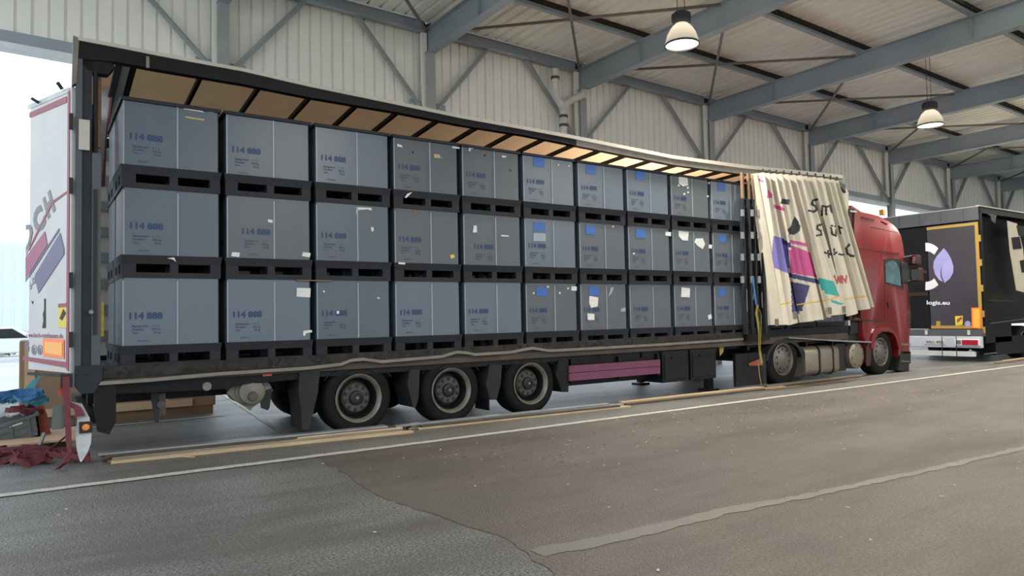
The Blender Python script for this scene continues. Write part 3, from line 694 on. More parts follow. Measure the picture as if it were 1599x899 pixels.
dprint('red_border', [(106, 297), (106, 300), (82, 318), (41, 400), (41, 396), (80, 315)], 'door_red', .004)
dprint('pink_stripe', [(70, 361), (74, 382), (40, 436), (40, 402)], 'door_pink', .004)
dprint('lilac_stripe', [(94, 363), (100, 388), (100, 397), (60, 458), (54, 430)], 'door_lilac', .004)
dprint('dark_line', [(92, 356), (93, 359), (40, 441), (40, 437)], 'door_lilac', .004)
dprint('bottom_stripe', [(103, 565), (36, 556), (36, 562), (103, 574)], 'door_red', .004)
clipd = lambda p: -.01 < (p-H).dot(du) < 1.245
for chx, a, b, t in (('H', (74, 340), (86, 325), (66, 311)), ('C', (57, 366), (72, 346), (48, 337))):
    mb = MB(); A = dpix(*a, .004); text_mb(mb, chx, A, dpix(*b, .004)-A, dpix(*t, .004)-A, .06)
    mb.build('lettering', M_['door_grey'], leaf, fixn=False)
dprint('lettering', [(41+(x-165)/4.08, 340+y/4.08) for x, y in ((163, 45), (185, 42), (200, 60), (204, 95), (196, 140), (182, 190), (163, 222), (163, 190), (175, 160), (184, 120), (186, 90), (180, 72), (163, 80))], 'door_grey', .004)
mb = MB(); A = dpix(40, 526, .004); text_mb(mb, 'www.koch-rotshausen.de', A, dpix(98, 528, .004)-A, dpix(40, 519, .004)-A, .01); mb.build('lettering', M_['door_red'], leaf, fixn=False)
mb = MB(); A = dpix(40, 462, .004); text_mb(mb, '995-0', A, dpix(56, 440, .004)-A, dpix(37, 453, .004)-A, .02, clipd); mb.build('lettering', M_['door_grey'], leaf, fixn=False)
mb = MB(); A = dpix(39, 547, .004); text_mb(mb, 'G', A, dpix(45, 548, .004)-A, dpix(39, 532, .004)-A, .05); mb.build('lettering', M_['door_lilac'], leaf, fixn=False)
for cx in (53, 62):
    mb = MB(); A = dpix(cx-2, 551, .004); text_mb(mb, 'B', A, dpix(cx+1.5, 551, .004)-A, dpix(cx-2, 542, .004)-A, .04)
    for k in range(16):
        a0, a1 = 2*math.pi*k/16, 2*math.pi*(k+1)/16
        q = [dpix(cx+r*math.cos(a), 546+r*2*math.sin(a), .004) for r, a in ((3.2, a0), (4, a0), (4, a1), (3.2, a1))]; mb.add(q, [(0, 1, 2, 3)])
    mb.build('round_emblem', M_['door_grey'], leaf, fixn=False)
dprint('reflector_plate', [(67, 528), (100, 530), (100, 560), (67, 556)], 'plate_orange', .006)
dprint('reflector_centre', [(70, 533), (97, 535), (97, 555), (70, 551)], 'plate_yellow', .010)
dprint('warning_sign', [(91, 474), (104, 473), (104, 512), (91, 511)], 'sign_yellow', .005)
dprint('warning_sign_band', [(91, 474), (104, 473), (104, 479), (91, 480)], 'door_red', .008)
dprint('warning_sign_arrow', [(93, 497), (99, 482), (103, 489), (97, 500)], 'hub_black', .008)
dprint('handle_recess', [(69, 466), (71, 466), (71, 512), (66, 512), (68, 500), (67, 490), (69, 484)], 'hub_black', .004)
dprint('scratch', [(49, 469), (52, 471), (51, 475)], 'hub_black', .004)
for y in (193, 292, 438, 530):
    A = dpix(108, y-12, .0); B = dpix(108, y+12, 0); MB().box(A.x-.005, A.x+.03, -.045, -.0, B.z, A.z).build('hinge', M_['hub_black'], leaf)
A = dpix(60, 160, .02); MB().bar(A, A+Vector((-.06, .02, .04)), .03, .03).build('top_hook', M_['hub_black'], leaf)
A = dpix(97, 139, .02); MB().bar(A, A+Vector((-.04, .0, .06)), .03, .03).build('top_hook', M_['hub_black'], leaf)
A = dpix(45, 583, .05); B = dpix(98, 586, .05); MB().bar(A, B, .03, .03).build('lock_rod', M_['black_metal'], leaf)
# far leaf swung wide open behind
MB().box(-.15, 1.1, 2.57, 2.61, .93, 3.76).build('far_door', M_['door_white'], tr)

# bunched sliding posts with slat pockets
for k, x in enumerate((1161, 1169, 1178, 1190)):
    A = P0(x-2.5, 310, -.06+.02*(k % 2)); B = P0(x+3.5, 536, -.06)
    q = MB().box(A.x, B.x, -.10, -.02, 1.0, 3.44).build('sliding_post', M_['post_dark'], tr)
    MB().box(A.x+.01, A.x+.05, -.08, -.03, 3.44, 3.92).build('bare_post_top', M_['wood_brown'], q)
for y in (332, 367, 401, 436):
    for x in (1158.5, 1173.5, 1184.5):
        A = P0(x-1.8, y-5, -.1); B = P0(x+2.2, y+6, -.1)
        MB().box(A.x, B.x, -.125, -.09, B.z, A.z).build('slat_pocket', M_['alu_slat'], tr, bevel=.004)
for x, y0, y1 in ((1166, 452, 486), (1189.5, 456, 480)):
    MB().tube([P0(x, y0, -.14), P0(x+1, y1, -.14)], .008, 6).build('tension_rod', M_['rim_grey'], tr)
q = MB().box(10.0, 10.65, -.08, .02, .88, 1.12).build('post_roller_foot', M_['black_metal'], tr)

# curtain drawn together at the front
def curve_lerp(T, s):
    for (s0, x0, y0), (s1, x1, y1) in zip(T[:-1], T[1:]):
        if s <= s1+1e-9:
            t = (s-s0)/(s1-s0); return x0+(x1-x0)*t, y0+(y1-y0)*t
    return T[-1][1:]
TOPC = [(0, 1186, 268), (.25, 1215, 270), (.55, 1255, 273), (.8, 1290, 277), (1, 1312, 281)]
BOTC = [(0, 1214, 508), (.10, 1222, 507), (.22, 1249, 499), (.26, 1243, 503), (.46, 1291, 497), (.50, 1284, 494), (.66, 1327, 486), (.70, 1314, 494), (.86, 1338, 484), (1, 1353, 480)]
NS, NT = 260, 240
mb = MB(); Pc = []
for j in range(NT+1):
    t = j/NT
    for i in range(NS+1):
        s = i/NS
        xa, ya = curve_lerp(TOPC, s); xb, yb = curve_lerp(BOTC, s)
        xx = xa+(xb-xa)*t; yy = ya+(yb-ya)*t
        big = [.0, .24, .48, .68, .86, 1.0]
        ph = 0
        for k in range(5):
            if big[k] <= s <= big[k+1]: ph = (s-big[k])/(big[k+1]-big[k])
        fold = .55+.45*math.sin(ph/.62*math.pi*.5+.4) if ph < .62 else max(0, (.5+.5*math.cos((ph-.62)/.38*2*math.pi)))*.97
        small = .5+.5*math.sin(s*2*math.pi*13+1)
        depth = -.06-(.34*fold*(.25+.75*t))-.09*small*(1-.75*t)-.02*math.sin(s*31+t*3)*t
        if s < .03: depth = -.06-.02*s
        p = pix(xx, yy, Y=-.26)
        Pc.append((p.x, depth, p.z+.006*math.sin(s*40)*t))
mb.add(Pc, [(j*(NS+1)+i, j*(NS+1)+i+1, (j+1)*(NS+1)+i+1, (j+1)*(NS+1)+i) for j in range(NT) for i in range(NS)])
def c5(*pts): return [(1170+x/3.33, 250+y/3.33) for x, y in pts]
polys = [
 (3, c5((45, 92), (72, 107), (72, 118), (45, 104))), (3, c5((128, 230), (182, 248), (182, 266), (128, 249))),
 (3, c5((95, 150), (122, 180), (118, 196), (92, 200))),
 (1, c5((172, 200), (212, 205), (207, 232), (160, 226))),
 (1, c5((235, 290), (256, 318), (266, 345), (262, 366), (240, 386), (206, 388), (200, 360), (215, 345))),
 (2, c5((125, 393), (165, 402), (200, 440), (205, 470), (205, 590), (130, 560), (118, 480))),
 (4, c5((165, 402), (210, 430), (210, 452), (170, 430))),
 (3, c5((205, 412), (298, 432), (304, 452), (212, 430))), (3, c5((212, 440), (312, 478), (352, 607), (290, 600), (215, 585))),
 (4, c5((205, 585), (368, 622), (370, 646), (208, 610))), (4, c5((215, 630), (315, 652), (290, 735), (262, 800), (222, 790))),
 (5, c5((362, 610), (440, 630), (470, 710), (384, 690))), (5, c5((425, 725), (500, 748), (470, 752), (425, 738))),
 (5, c5((395, 697), (405, 712), (400, 720), (390, 712))),
]
strokes = [
 (6, 7, c5((152, 752), (222, 738))), (6, 7, c5((245, 752), (320, 742), (400, 728), (470, 706))), (6, 6, c5((497, 722), (610, 706))),
 (1, 12, c5((352, 205), (332, 208), (325, 228), (345, 240), (352, 258), (335, 268), (310, 262))),
 (1, 11, c5((378, 285), (380, 238), (398, 240), (400, 282))), (1, 11, c5((400, 245), (418, 236), (430, 272))),
 (1, 11, c5((372, 335), (355, 340), (352, 358), (372, 366), (375, 388), (350, 392))),
 (1, 11, c5((425, 352), (432, 385), (450, 392), (452, 362))), (1, 9, c5((428, 340), (432, 342))), (1, 9, c5((445, 344), (449, 346))),
 (1, 10, c5((470, 385), (462, 345), (482, 352))),
 (1, 10, c5((392, 480), (425, 490))), (1, 10, c5((410, 470), (414, 505))), (1, 10, c5((442, 462), (440, 490), (455, 478))), (1, 10, c5((468, 488), (485, 492))),
 (1, 13, c5((520, 440), (506, 455), (508, 485), (530, 498), (543, 498))),
 (7, 9, c5((442, 600), (458, 640), (462, 605), (474, 638), (474, 600))), (7, 9, c5((484, 640), (482, 602), (502, 636), (505, 600))),
]
def inpoly(x, y, P):
    r = False; j = len(P)-1
    for i in range(len(P)):
        if (P[i][1] > y) != (P[j][1] > y) and x < (P[j][0]-P[i][0])*(y-P[i][1])/(P[j][1]-P[i][1])+P[i][0]: r = not r
        j = i
    return r
def segd(x, y, a, b):
    dx, dy = b[0]-a[0], b[1]-a[1]; t = max(0, min(1, ((x-a[0])*dx+(y-a[1])*dy)/(dx*dx+dy*dy+1e-9)))
    return math.hypot(x-a[0]-t*dx, y-a[1]-t*dy)
bbx = [(m, min(p[0] for p in P), max(p[0] for p in P), min(p[1] for p in P), max(p[1] for p in P), P) for m, P in polys]
bbs = [(m, w_/3.33/2, min(p[0] for p in P)-3, max(p[0] for p in P)+3, min(p[1] for p in P)-3, max(p[1] for p in P)+3, P) for m, w_, P in strokes]
for fi, f in enumerate(mb.f):
    cx = sum(mb.v[i][0] for i in f)/4; cy = sum(mb.v[i][1] for i in f)/4; cz = sum(mb.v[i][2] for i in f)/4
    x, y = proj((cx, cy, cz)); k = 0
    for m, x0, x1, y0, y1, P in bbx:
        if x0 <= x <= x1 and y0 <= y <= y1 and inpoly(x, y, P): k = m
    for m, h, x0, x1, y0, y1, P in bbs:
        if x0 <= x <= x1 and y0 <= y <= y1 and any(segd(x, y, a, b) < h for a, b in zip(P[:-1], P[1:])): k = m
    mb.m[fi] = k
cur = mb.build('side_curtain', [M_[k] for k in ('curtain_fabric', 'print_black', 'print_purple', 'print_magenta', 'print_navy', 'print_teal', 'print_yellow', 'print_red')], tr, smooth=True, fixn=False)
for k in range(11):
    s = (k+.5)/11; x, y = curve_lerp(TOPC, s); p = P0(x, y-2, -.07)
    MB().tube([p+Vector((0, 0, .03)), p+Vector((0, 0, -.04))], .016, 8).build('curtain_roller', M_['hub_black'], cur)
for x, y in ((1213, 500), (1242, 489), (1296, 482), (1318, 480)):
    p = P0(x, y, -.42); MB().box(p.x-.05, p.x+.03, -.44, -.41, p.z-.10, p.z+.03).build('buckle', M_['rim_grey'], cur, bevel=.006)

# ------------------------------------------------------------------ load: pallet boxes
def box_parts(sleeve_m, top):
    r = thing('pallet_box', (0, 0, 0))
    W, Dp, ZP, ZB = BW, .79, .235, .70
    # pallet base: flared tray, feet, bottom runner
    b = MB(); o = .014
    b.add([(-.0, 0, .145), (W, 0, .145), (W, Dp, .145), (0, Dp, .145), (-o, -o, ZP), (W+o, -o, ZP), (W+o, Dp+o, ZP), (-o, Dp+o, ZP)],
          [(3, 2, 1, 0), (4, 5, 6, 7), (0, 1, 5, 4), (1, 2, 6, 5), (2, 3, 7, 6), (3, 0, 4, 7)])
    for x0, x1 in ((.0, .13), (.45, .53), (.85, W)):
        for y0, y1 in ((0, .12), (.34, .45), (.67, Dp)): b.box(x0, x1, y0, y1, .055, .145)
    for x0, x1 in ((0, .13), (.43, .55), (.83, W)): b.box(x0+.001, x1-.001, .002, Dp-.002, .0, .054)
    b.box(0, W, -.001, .08, .0, .0555).box(0, W, Dp-.08, Dp+.001, .0, .0555)
    # ribs in the side openings
    for y in (.17, .24, .30, .51, .58, .64): b.box(.004, .02, y, y+.016, .055, .15)
    b.build('pallet_base', M_['pallet_plastic'], r, local=True)
    # sleeve: folded corrugated wall with bevelled corners and a standing seam
    s_ = MB(); i = .012; c_ = .012
    pr = [(i+c_, i), (.515, i), (.520, i-.006), (.534, i-.006), (.539, i), (W-i-c_, i), (W-i, i+c_), (W-i, Dp-i-c_), (W-i-c_, Dp-i), (i+c_, Dp-i), (i, Dp-i-c_), (i, i+c_)]
    s_.prism(pr, 'z', ZP, ZP+ZB-(.028 if top else 0)); s_.cur = 1
    s_.box(.520, .534, i-.0075, i-.005, ZP+.001, ZP+ZB-.03)
    s_.box(i+.001, i+.012, i-.001, i+.002, ZP+.001, ZP+ZB-.03)  # paler strips paint the highlight on the seam and left edge
    s_.build('sleeve', [sleeve_m, M_['highlight_and_ghost']], r, local=True)
    if top:
        l = MB().box(-.012, W+.012, -.012, Dp+.012, ZP+ZB-.03, ZP+ZB+.008); l.build('lid', M_['pallet_plastic'], r, local=True, bevel=.004)
    return r
def text_obj(name, txts, m, parent):
    mb = MB()
    for txt, x, z, w_, h, bd in txts: text_mb(mb, txt, (x, .0085, z), (w_, 0, 0), (0, 0, h), bd)
    return mb.build(name, m, parent, local=True, fixn=False)
sleeves = {k: M_[k] for k in ('box_blue', 'box_grey', 'box_light')}
protos = {}
def get_proto(k, top):
    if (k, top) not in protos:
        r = box_parts(sleeves[k], top)
        text_obj('printed_number', [('114 888', .075, .235+.275, .31, .066, .042)], M_['print_blue'], r)
        text_obj('printed_text', [('Eigengewicht', .10, .235+.19, .15, .021, .03), ('Nutzlast', .10, .235+.155, .11, .021, .03), ('Tara', .10, .235+.12, .055, .021, .03),
                                  ('1 + 3', .29, .235+.19, .06, .021, .03), ('500 kg', .285, .235+.155, .08, .021, .03), ('50 kg', .30, .235+.12, .065, .021, .03), ('Behälter', .15, .235+.04, .11, .016, .01)], M_['print_faint'], r)
        protos[(k, top)] = [r, False]
    p = protos[(k, top)]
    if not p[1]: p[1] = True; return p[0]
    return copy_tree(p[0])
ordn = ['first', 'second', 'third', 'fourth', 'fifth', 'sixth', 'seventh', 'eighth', 'ninth', 'tenth', 'eleventh', 'twelfth', 'thirteenth']
rown = ['bottom', 'middle', 'top']
kinds = {0: 'box_light box_blue box_blue', 1: 'box_light box_grey box_blue', 2: 'box_blue box_blue box_light', 3: 'box_light box_grey box_grey', 4: 'box_light box_grey box_grey',
         5: 'box_grey box_light box_light', 6: 'box_grey box_grey box_light', 7: 'box_grey box_grey box_light', 8: 'box_grey box_grey box_grey', 9: 'box_grey box_grey box_light'}
# number offsets read from the photograph (fraction of a metre)
BOXES = {}
special = {(0, 2): 'with torn pale tape strips', (1, 0): 'with a large white sticker', (3, 2): 'with a small tan sticker', (4, 2): 'with small white corner tabs',
           (2, 1): 'with torn white tape at the seam', (4, 1): 'with stained number and white tag', (3, 1): 'with a brown run mark', (8, 1): 'with two torn white stickers',
           (8, 0): 'with a white label at upper left', (6, 0): 'with blue label above peeled labels', (5, 0): 'with blue label and white tag', (8, 2): 'with foil label'}
for col in range(13):
    ks = kinds.get(col, 'box_grey box_grey box_grey').split()
    for row in range(3):
        for dep in range(2 if col == 0 else 1):
            r = get_proto(ks[row], row == 2)
            r.location = (BX0+col*BP+random.uniform(-.004, .004), .05+dep*.81, .94+row*.935); WP[r.name] = Vector(r.location)
            r.name = 'pallet_box'
            where = '%s row, %s stack from rear' % (rown[row], ordn[col])
            if dep: lab = 'grey box pallet, %s row, first stack, behind the front one' % rown[row]
            elif col > 9: lab = 'grey box pallet, %s row, %s stack, behind the bunched curtain' % (rown[row], ordn[col])
            elif (col, row) in special: lab = 'grey box pallet %s, %s' % (special[(col, row)], where)
            else: lab = 'grey box pallet marked 114 888, ' + where
            tag(r, lab, 'box pallet', 'grey box pallets stacked in the trailer')
            if not dep: BOXES[(col, row)] = r
            if dep:
                for ch_ in list(r.children):
                    if ch_.name.startswith('printed'): bpy.data.objects.remove(ch_)
# per-box number placement
numoff = {(0, 2): (0, 0), (1, 2): (.0, -.02), (2, 2): (-.0, .0), (4, 1): (.1, -.05), (1, 1): (.10, 0), (7, 0): (.02, 0)}
for k, (a, b) in numoff.items():
    for ch_ in BOXES[k].children:
        if ch_.name.startswith('printed'): ch_.location.x += a; ch_.location.z += b
Yb = .052
def which(X, Zz):
    c_ = int((X-BX0)/BP); r_ = int((Zz-.94)/.935); return max(0, min(12, c_)), max(0, min(2, r_))
def sticker(px, m='sticker_white', name='sticker', label=None):
    pts = [pix(x, y, Y=Yb+.008) for x, y in px]; cx = sum(p.x for p in pts)/len(pts); cz = sum(p.z for p in pts)/len(pts)
    b = BOXES[which(cx, cz)]; return sheet(pts, name, M_[m], b, label=label)
def rect(x0, y0, x1, y1, sl=0): return [(x0, y0), (x1, y0+sl), (x1, y1+sl), (x0, y1)]
def z3(ox, oy, s): return lambda *p: [(ox+x/s, oy+y/s) for x, y in p]
a = z3(160, 120, 4.282)
for px in (a((600, 200), (742, 222), (742, 240), (605, 212)), a((540, 205), (660, 222), (680, 238), (545, 216)), a((552, 262), (682, 284), (682, 294), (556, 274))): sticker(px, 'sticker_tan' if px[0][1] > 180 else 'sticker_white', 'torn_tape')
a = z3(160, 340, 3.459)
sticker(a((1050, 378), (1124, 380), (1122, 430), (1048, 425))); sticker(a((1085, 610), (1130, 605), (1132, 618), (1100, 622), (1092, 638), (1083, 634)), name='torn_tape')
sticker(a((700, 185), (742, 188), (738, 212), (695, 206)), name='torn_tape'); sticker(a((1082, 185), (1124, 190), (1120, 214), (1078, 206)), name='torn_tape'); sticker(a((895, 8), (920, 12), (918, 28), (893, 22)), name='torn_tape')
a = z3(480, 140, 4.282)
sticker(a((600, 362), (632, 372), (635, 386), (600, 378)), name='torn_tape'); sticker(a((968, 378), (1016, 384), (1016, 396), (970, 390)), name='torn_tape'); sticker(a((845, 430), (885, 434), (888, 450), (910, 456), (848, 456)), 'sticker_tan')
sticker(a((1080, 383), (1112, 388), (1108, 396), (1090, 395), (1090, 412), (1080, 410)), name='torn_tape'); sticker(a((1300, 440), (1328, 442), (1328, 454), (1300, 452)), name='torn_tape')
sticker(a((327, 785), (428, 790), (428, 808), (400, 800), (340, 804), (334, 835), (327, 835)), name='torn_tape')
for x, y in ((705, 418), (1187, 440), (1357, 538)): sticker(a(*[(x+7*math.cos(k), y+8*math.sin(k)) for k in range(6)]), 'hub_black', 'bung_hole')
sticker(a((705, 795), (730, 795), (728, 835), (712, 850)), 'strap_orange', 'rust_mark').data.materials[0] = M_['wood_brown']
a = z3(480, 300, 3.459)
sticker(a((342, 190), (356, 188), (358, 208), (348, 214)), name='torn_tape'); sticker(a((770, 340), (790, 336), (796, 352), (776, 360)), 'sign_yellow', 'torn_tape')
sticker(a((898, 180), (914, 180), (916, 216), (894, 218)), name='torn_tape'); sticker(a((1046, 230), (1086, 234), (1088, 240), (1048, 238)), name='torn_tape')
sticker(a((158, 640), (172, 642), (170, 656), (158, 656)), name='torn_tape'); sticker(a((85, 530), (94, 532), (92, 542), (85, 540)), name='torn_tape'); sticker(a((376, 566), (392, 570), (390, 576), (378, 574)), name='torn_tape')
a = z3(800, 200, 4.087)
for p in (((133, 182), (205, 190), (205, 252), (133, 243)), ((468, 232), (533, 240), (533, 296), (468, 288)), ((785, 272), (845, 278), (845, 332), (785, 326)), ((1310, 350), (1358, 355), (1358, 402), (1310, 398)),
          ((137, 598), (211, 600), (211, 660), (137, 656)), ((468, 620), (530, 624), (530, 680), (468, 676)), ((788, 642), (848, 648), (848, 702), (788, 698)), ((1320, 678), (1366, 680), (1366, 728), (1320, 726))):
    sticker(a(*p), 'label_blue', 'blue_label')
sticker(a((1062, 305), (1116, 310), (1122, 365), (1090, 372), (1062, 352)), 'sticker_white', 'foil_label'); sticker(a((1060, 655), (1125, 662), (1120, 718), (1085, 715), (1062, 690)), name='torn_label')
sticker(a((1170, 705), (1215, 702), (1230, 740), (1215, 772), (1180, 750), (1163, 728)), name='torn_label'); sticker(a((978, 660), (1012, 664), (1012, 690), (976, 684)), name='torn_label')
sticker(a((1255, 742), (1275, 745), (1272, 770), (1252, 764)), name='torn_label'); sticker(a((135, 668), (213, 672), (213, 722), (133, 720)), 'highlight_and_ghost', 'label_ghost')
for x, y in ((295, 235), (362, 241), (643, 628), (775, 800), (1240, 580), (1062, 365), (1120, 380), (1122, 410), (1098, 420), (1255, 350), (1247, 435)):
    sticker(a((x-5, y-6), (x+5, y-5), (x+4, y+6), (x-5, y+5)), name='torn_tape')
a = z3(800, 330, 3.908)
for p in (((146, 458), (212, 462), (212, 516), (146, 514)), ((468, 456), (530, 458), (530, 512), (468, 508)), ((1258, 468), (1302, 468), (1302, 514), (1258, 514))): sticker(a(*p), 'label_blue', 'blue_label')
sticker(a((470, 515), (524, 525), (520, 580), (480, 588), (468, 560))); sticker(a((458, 622), (500, 625), (500, 662), (460, 662))); sticker(a((360, 456), (392, 458), (392, 484), (360, 482)))
sticker(a((1032, 462), (1084, 468), (1082, 524), (1030, 522))); sticker(a((1192, 635), (1212, 626), (1218, 652), (1198, 660))); sticker(a((662, 592), (690, 586), (690, 610), (662, 612)), 'highlight_and_ghost', 'label_ghost')
sticker(a((600, 465), (620, 462), (605, 500), (585, 520)), 'highlight_and_ghost', 'label_ghost')
for x, y in ((217, 460), (130, 498), (340, 470), (290, 498), (1122, 380), (1186, 48)): sticker(a((x-5, y-6), (x+5, y-5), (x+4, y+6), (x-5, y+5)), name='torn_tape')
# loose tape scraps on the pallet edges
for (x, y) in ((665, 698), ):
    a = z3(480, 140, 4.282); b = BOXES[(3, 2)]; sheet([pix(*q, Y=.03) for q in a((650, 722), (668, 695), (700, 684), (690, 696), (660, 724))], 'tape_scrap', M_['sticker_white'], b)
sheet([pix(q[0], q[1], Y=.03) for q in ((261, 403), (272, 402), (275, 409), (270, 405))], 'tape_scrap', M_['sticker_white'], BOXES[(0, 1)])
sheet([pix(q[0], q[1], Y=.03) for q in ((622, 409), (633, 410), (632, 413), (622, 412))], 'tape_scrap', M_['sticker_white'], BOXES[(3, 1)])
MB().box(2.0, 2.42, .03, .05, 1.862, 1.874).build('wood_scrap', M_['wood_brown'], BOXES[(1, 1)])

# ------------------------------------------------------------------ tractor unit
tk = thing('tractor_unit', (14.0, 1.25, 0), 'red high-roof lorry cab and tractor in front of the open trailer', 'lorry')
c1 = lambda *p: [(1310+x/7.492, 300+y/7.492) for x, y in p]     # crop helpers
def XZ(px, Y=.02):
    return [(q.x, q.z) for q in (pix(x, y, Y=Y) for x, y in px)]
cab_px = [(1326, 320), (1333, 320), (1345, 329), (1360, 332.5), (1373, 336), (1386, 343), (1396, 350), (1403, 358), (1408, 368), (1411, 381), (1413, 396), (1415, 412), (1417, 432), (1419, 450), (1421, 470), (1423, 490), (1423, 508),
          (1421, 525), (1421, 545), (1421, 556), (1404, 557), (1403, 545), (1400, 532), (1395, 522), (1388, 516), (1379, 514), (1370, 516), (1363, 524), (1360, 536), (1358, 552), (1357, 566), (1352, 566), (1352, 535), (1347, 522), (1347, 503), (1334, 500), (1326, 500)]
out = XZ(cab_px)
cxm = sum(p[0] for p in out)/len(out); czm = sum(p[1] for p in out)/len(out)
def ring(o_, y): return [(p[0], y, p[1]) for p in o_]
def inset(o_, d):
    n = len(o_); r = []
    for i in range(n):
        a = Vector(o_[i-1]); b = Vector(o_[i]); c_ = Vector(o_[(i+1) % n]); t = (c_-a).normalized(); nn = Vector((t.y, -t.x))
        r.append((b.x+nn.x*d, b.y+nn.y*d))
    return r
area = sum(out[i][0]*out[(i+1) % len(out)][1]-out[(i+1) % len(out)][0]*out[i][1] for i in range(len(out)))
sg = 1 if area < 0 else -1
rings = [ring(inset(out, sg*.07), .0), ring(inset(out, sg*.02), .025), ring(out, .08), ring(out, 2.42), ring(inset(out, sg*.02), 2.475), ring(inset(out, sg*.07), 2.5)]
mb = MB(); n = len(out); V = [p for r_ in rings for p in r_]
mb.add(V, [(k*n+i, k*n+(i+1) % n, (k+1)*n+(i+1) % n, (k+1)*n+i) for k in range(5) for i in range(n)]+[tuple(range(n)), tuple(range(6*n-1, 5*n-1, -1))])
cab = mb.build('cab', M_['cab_red'], tk, smooth='auto')
def cprint(name, px, m, y=-.004, th=.006, parent=cab):
    return sheet([pix(x, yy, Y=y) for x, yy in px], name, M_[m], parent, off=(0, th, 0))
# dark gap behind the cab and panel joints
cprint('rear_side_deflector', [(1324, 326), (1334, 326), (1335, 398), (1345, 500), (1324, 500)], 'cab_dark_red', -.0, .08)
cprint('panel_joint', c1((190, 652), (500, 690), (500, 696), (190, 660)), 'cab_dark_red'); cprint('panel_joint', c1((370, 402), (690, 470), (690, 474), (370, 408)), 'cab_dark_red')
cprint('roof_ridge', [(1345, 338), (1366, 343), (1366, 344.2), (1345, 339.2)], 'cab_red', -.012, .014); cprint('roof_ridge', [(1377, 345), (1386, 349), (1386, 350.2), (1377, 346)], 'cab_red', -.012, .014)
cprint('waist_ridge', [(1376, 390.5), (1405, 394.5), (1405, 396.5), (1376, 392.5)], 'cab_red', -.014, .016)
c2 = lambda *p: [(1310+x/8.99, 400+y/8.99) for x, y in p]
cprint('door_joint', c2((640, 60), (646, 60), (652, 880), (644, 880)), 'cab_dark_red'); cprint('door_joint', c2((975, 480), (981, 480), (990, 700), (985, 760)), 'cab_dark_red')
fr = cprint('window_frame', c2((632, 45), (700, 30), (880, 40), (900, 180), (905, 470), (860, 445), (660, 385), (640, 200)), 'hub_black', -.006, .01)
cprint('side_window', c2((652, 110), (700, 75), (760, 62), (805, 85), (845, 170), (868, 300), (868, 420), (660, 362), (655, 220)), 'glass_teal', -.012, .006, fr)
cprint('door_sill_ridge', c2((700, 390), (890, 450), (895, 462), (700, 402)), 'cab_red', -.014, .016)
q = cprint('door_handle', c2((690, 650), (730, 645), (735, 720), (700, 725)), 'cab_dark_red', -.02, .02)
# front corner louvres, bumper
c3 = lambda *p: [(1310+x/8.17, 490+y/8.17) for x, y in p]
for k in range(6): cprint('corner_louvre', c3((880, 10+k*30), (915, 8+k*30), (915, 20+k*30), (882, 22+k*30)), 'hub_black', -.006, .03)
wheel_arch = cprint('arch_flare', c3((415, 440), (415, 330), (435, 250), (480, 195), (560, 165), (640, 175), (700, 210), (750, 290), (775, 380), (785, 450), (768, 450), (750, 380), (728, 300), (690, 245), (630, 225), (560, 225), (500, 260), (470, 320), (455, 400), (450, 450)), 'cab_red', -.03, .05)
cprint('arch_front_panel', c3((380, 350), (415, 330), (412, 560), (400, 660), (350, 660), (345, 430)), 'cab_dark_red', -.006, .02)
b_ = cprint('bumper_step', c3((790, 375), (915, 380), (915, 400), (790, 395)), 'worn_alu', -.012, .03)
cprint('bumper_lower', c3((790, 470), (915, 480), (915, 625), (895, 640), (895, 735), (755, 720), (775, 600)), 'hub_black', .0, .3)
cprint('bumper_trim', c3((800, 595), (905, 602), (905, 614), (800, 610)), 'worn_alu', -.01, .012)
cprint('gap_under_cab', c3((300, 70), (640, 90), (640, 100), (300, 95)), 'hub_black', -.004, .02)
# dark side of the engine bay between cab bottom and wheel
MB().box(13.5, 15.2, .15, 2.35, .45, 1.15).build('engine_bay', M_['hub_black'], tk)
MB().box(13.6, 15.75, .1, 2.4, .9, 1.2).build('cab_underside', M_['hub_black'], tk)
# roof lamp and marker
A = pix(1378, 334, Y=.3); MB().box(A.x-.05, A.x+.05, .25, .35, A.z-.03, A.z+.10).build('roof_beacon', M_['t2_yellow'], tk, bevel=.01)
A = pix(1333, 330, Y=-.01); MB().box(A.x-.12, A.x+.12, -.012, .0, A.z-.02, A.z+.02).build('white_marker', M_['white_paint'], tk)
# mirrors
mir = MB().box(15.95, 16.15, -.22, .0, 2.0, 2.33).build('mirror', M_['cab_dark_red'], tk, bevel=.04)
MB().box(15.935, 15.95, -.20, -.02, 2.04, 2.29).build('mirror_glass', M_['mirror_glass'], mir)
m2 = MB().box(15.93, 16.12, -.20, -.0, 2.38, 2.62).build('mirror', M_['cab_dark_red'], tk, bevel=.04)
MB().box(15.918, 15.93, -.17, -.09, 2.42, 2.57).build('mirror_glass', M_['mirror_glass'], m2)
for z_ in (2.55, 2.0): MB().tube([(15.7, .02, z_), (16.0, -.08, z_+.05)], .025, 8).build('mirror_arm', M_['hub_black'], tk)
MB().box(15.55, 15.92, -.03, .04, 1.98, 2.45).build('mirror_bracket', M_['hub_black'], tk, bevel=.02)
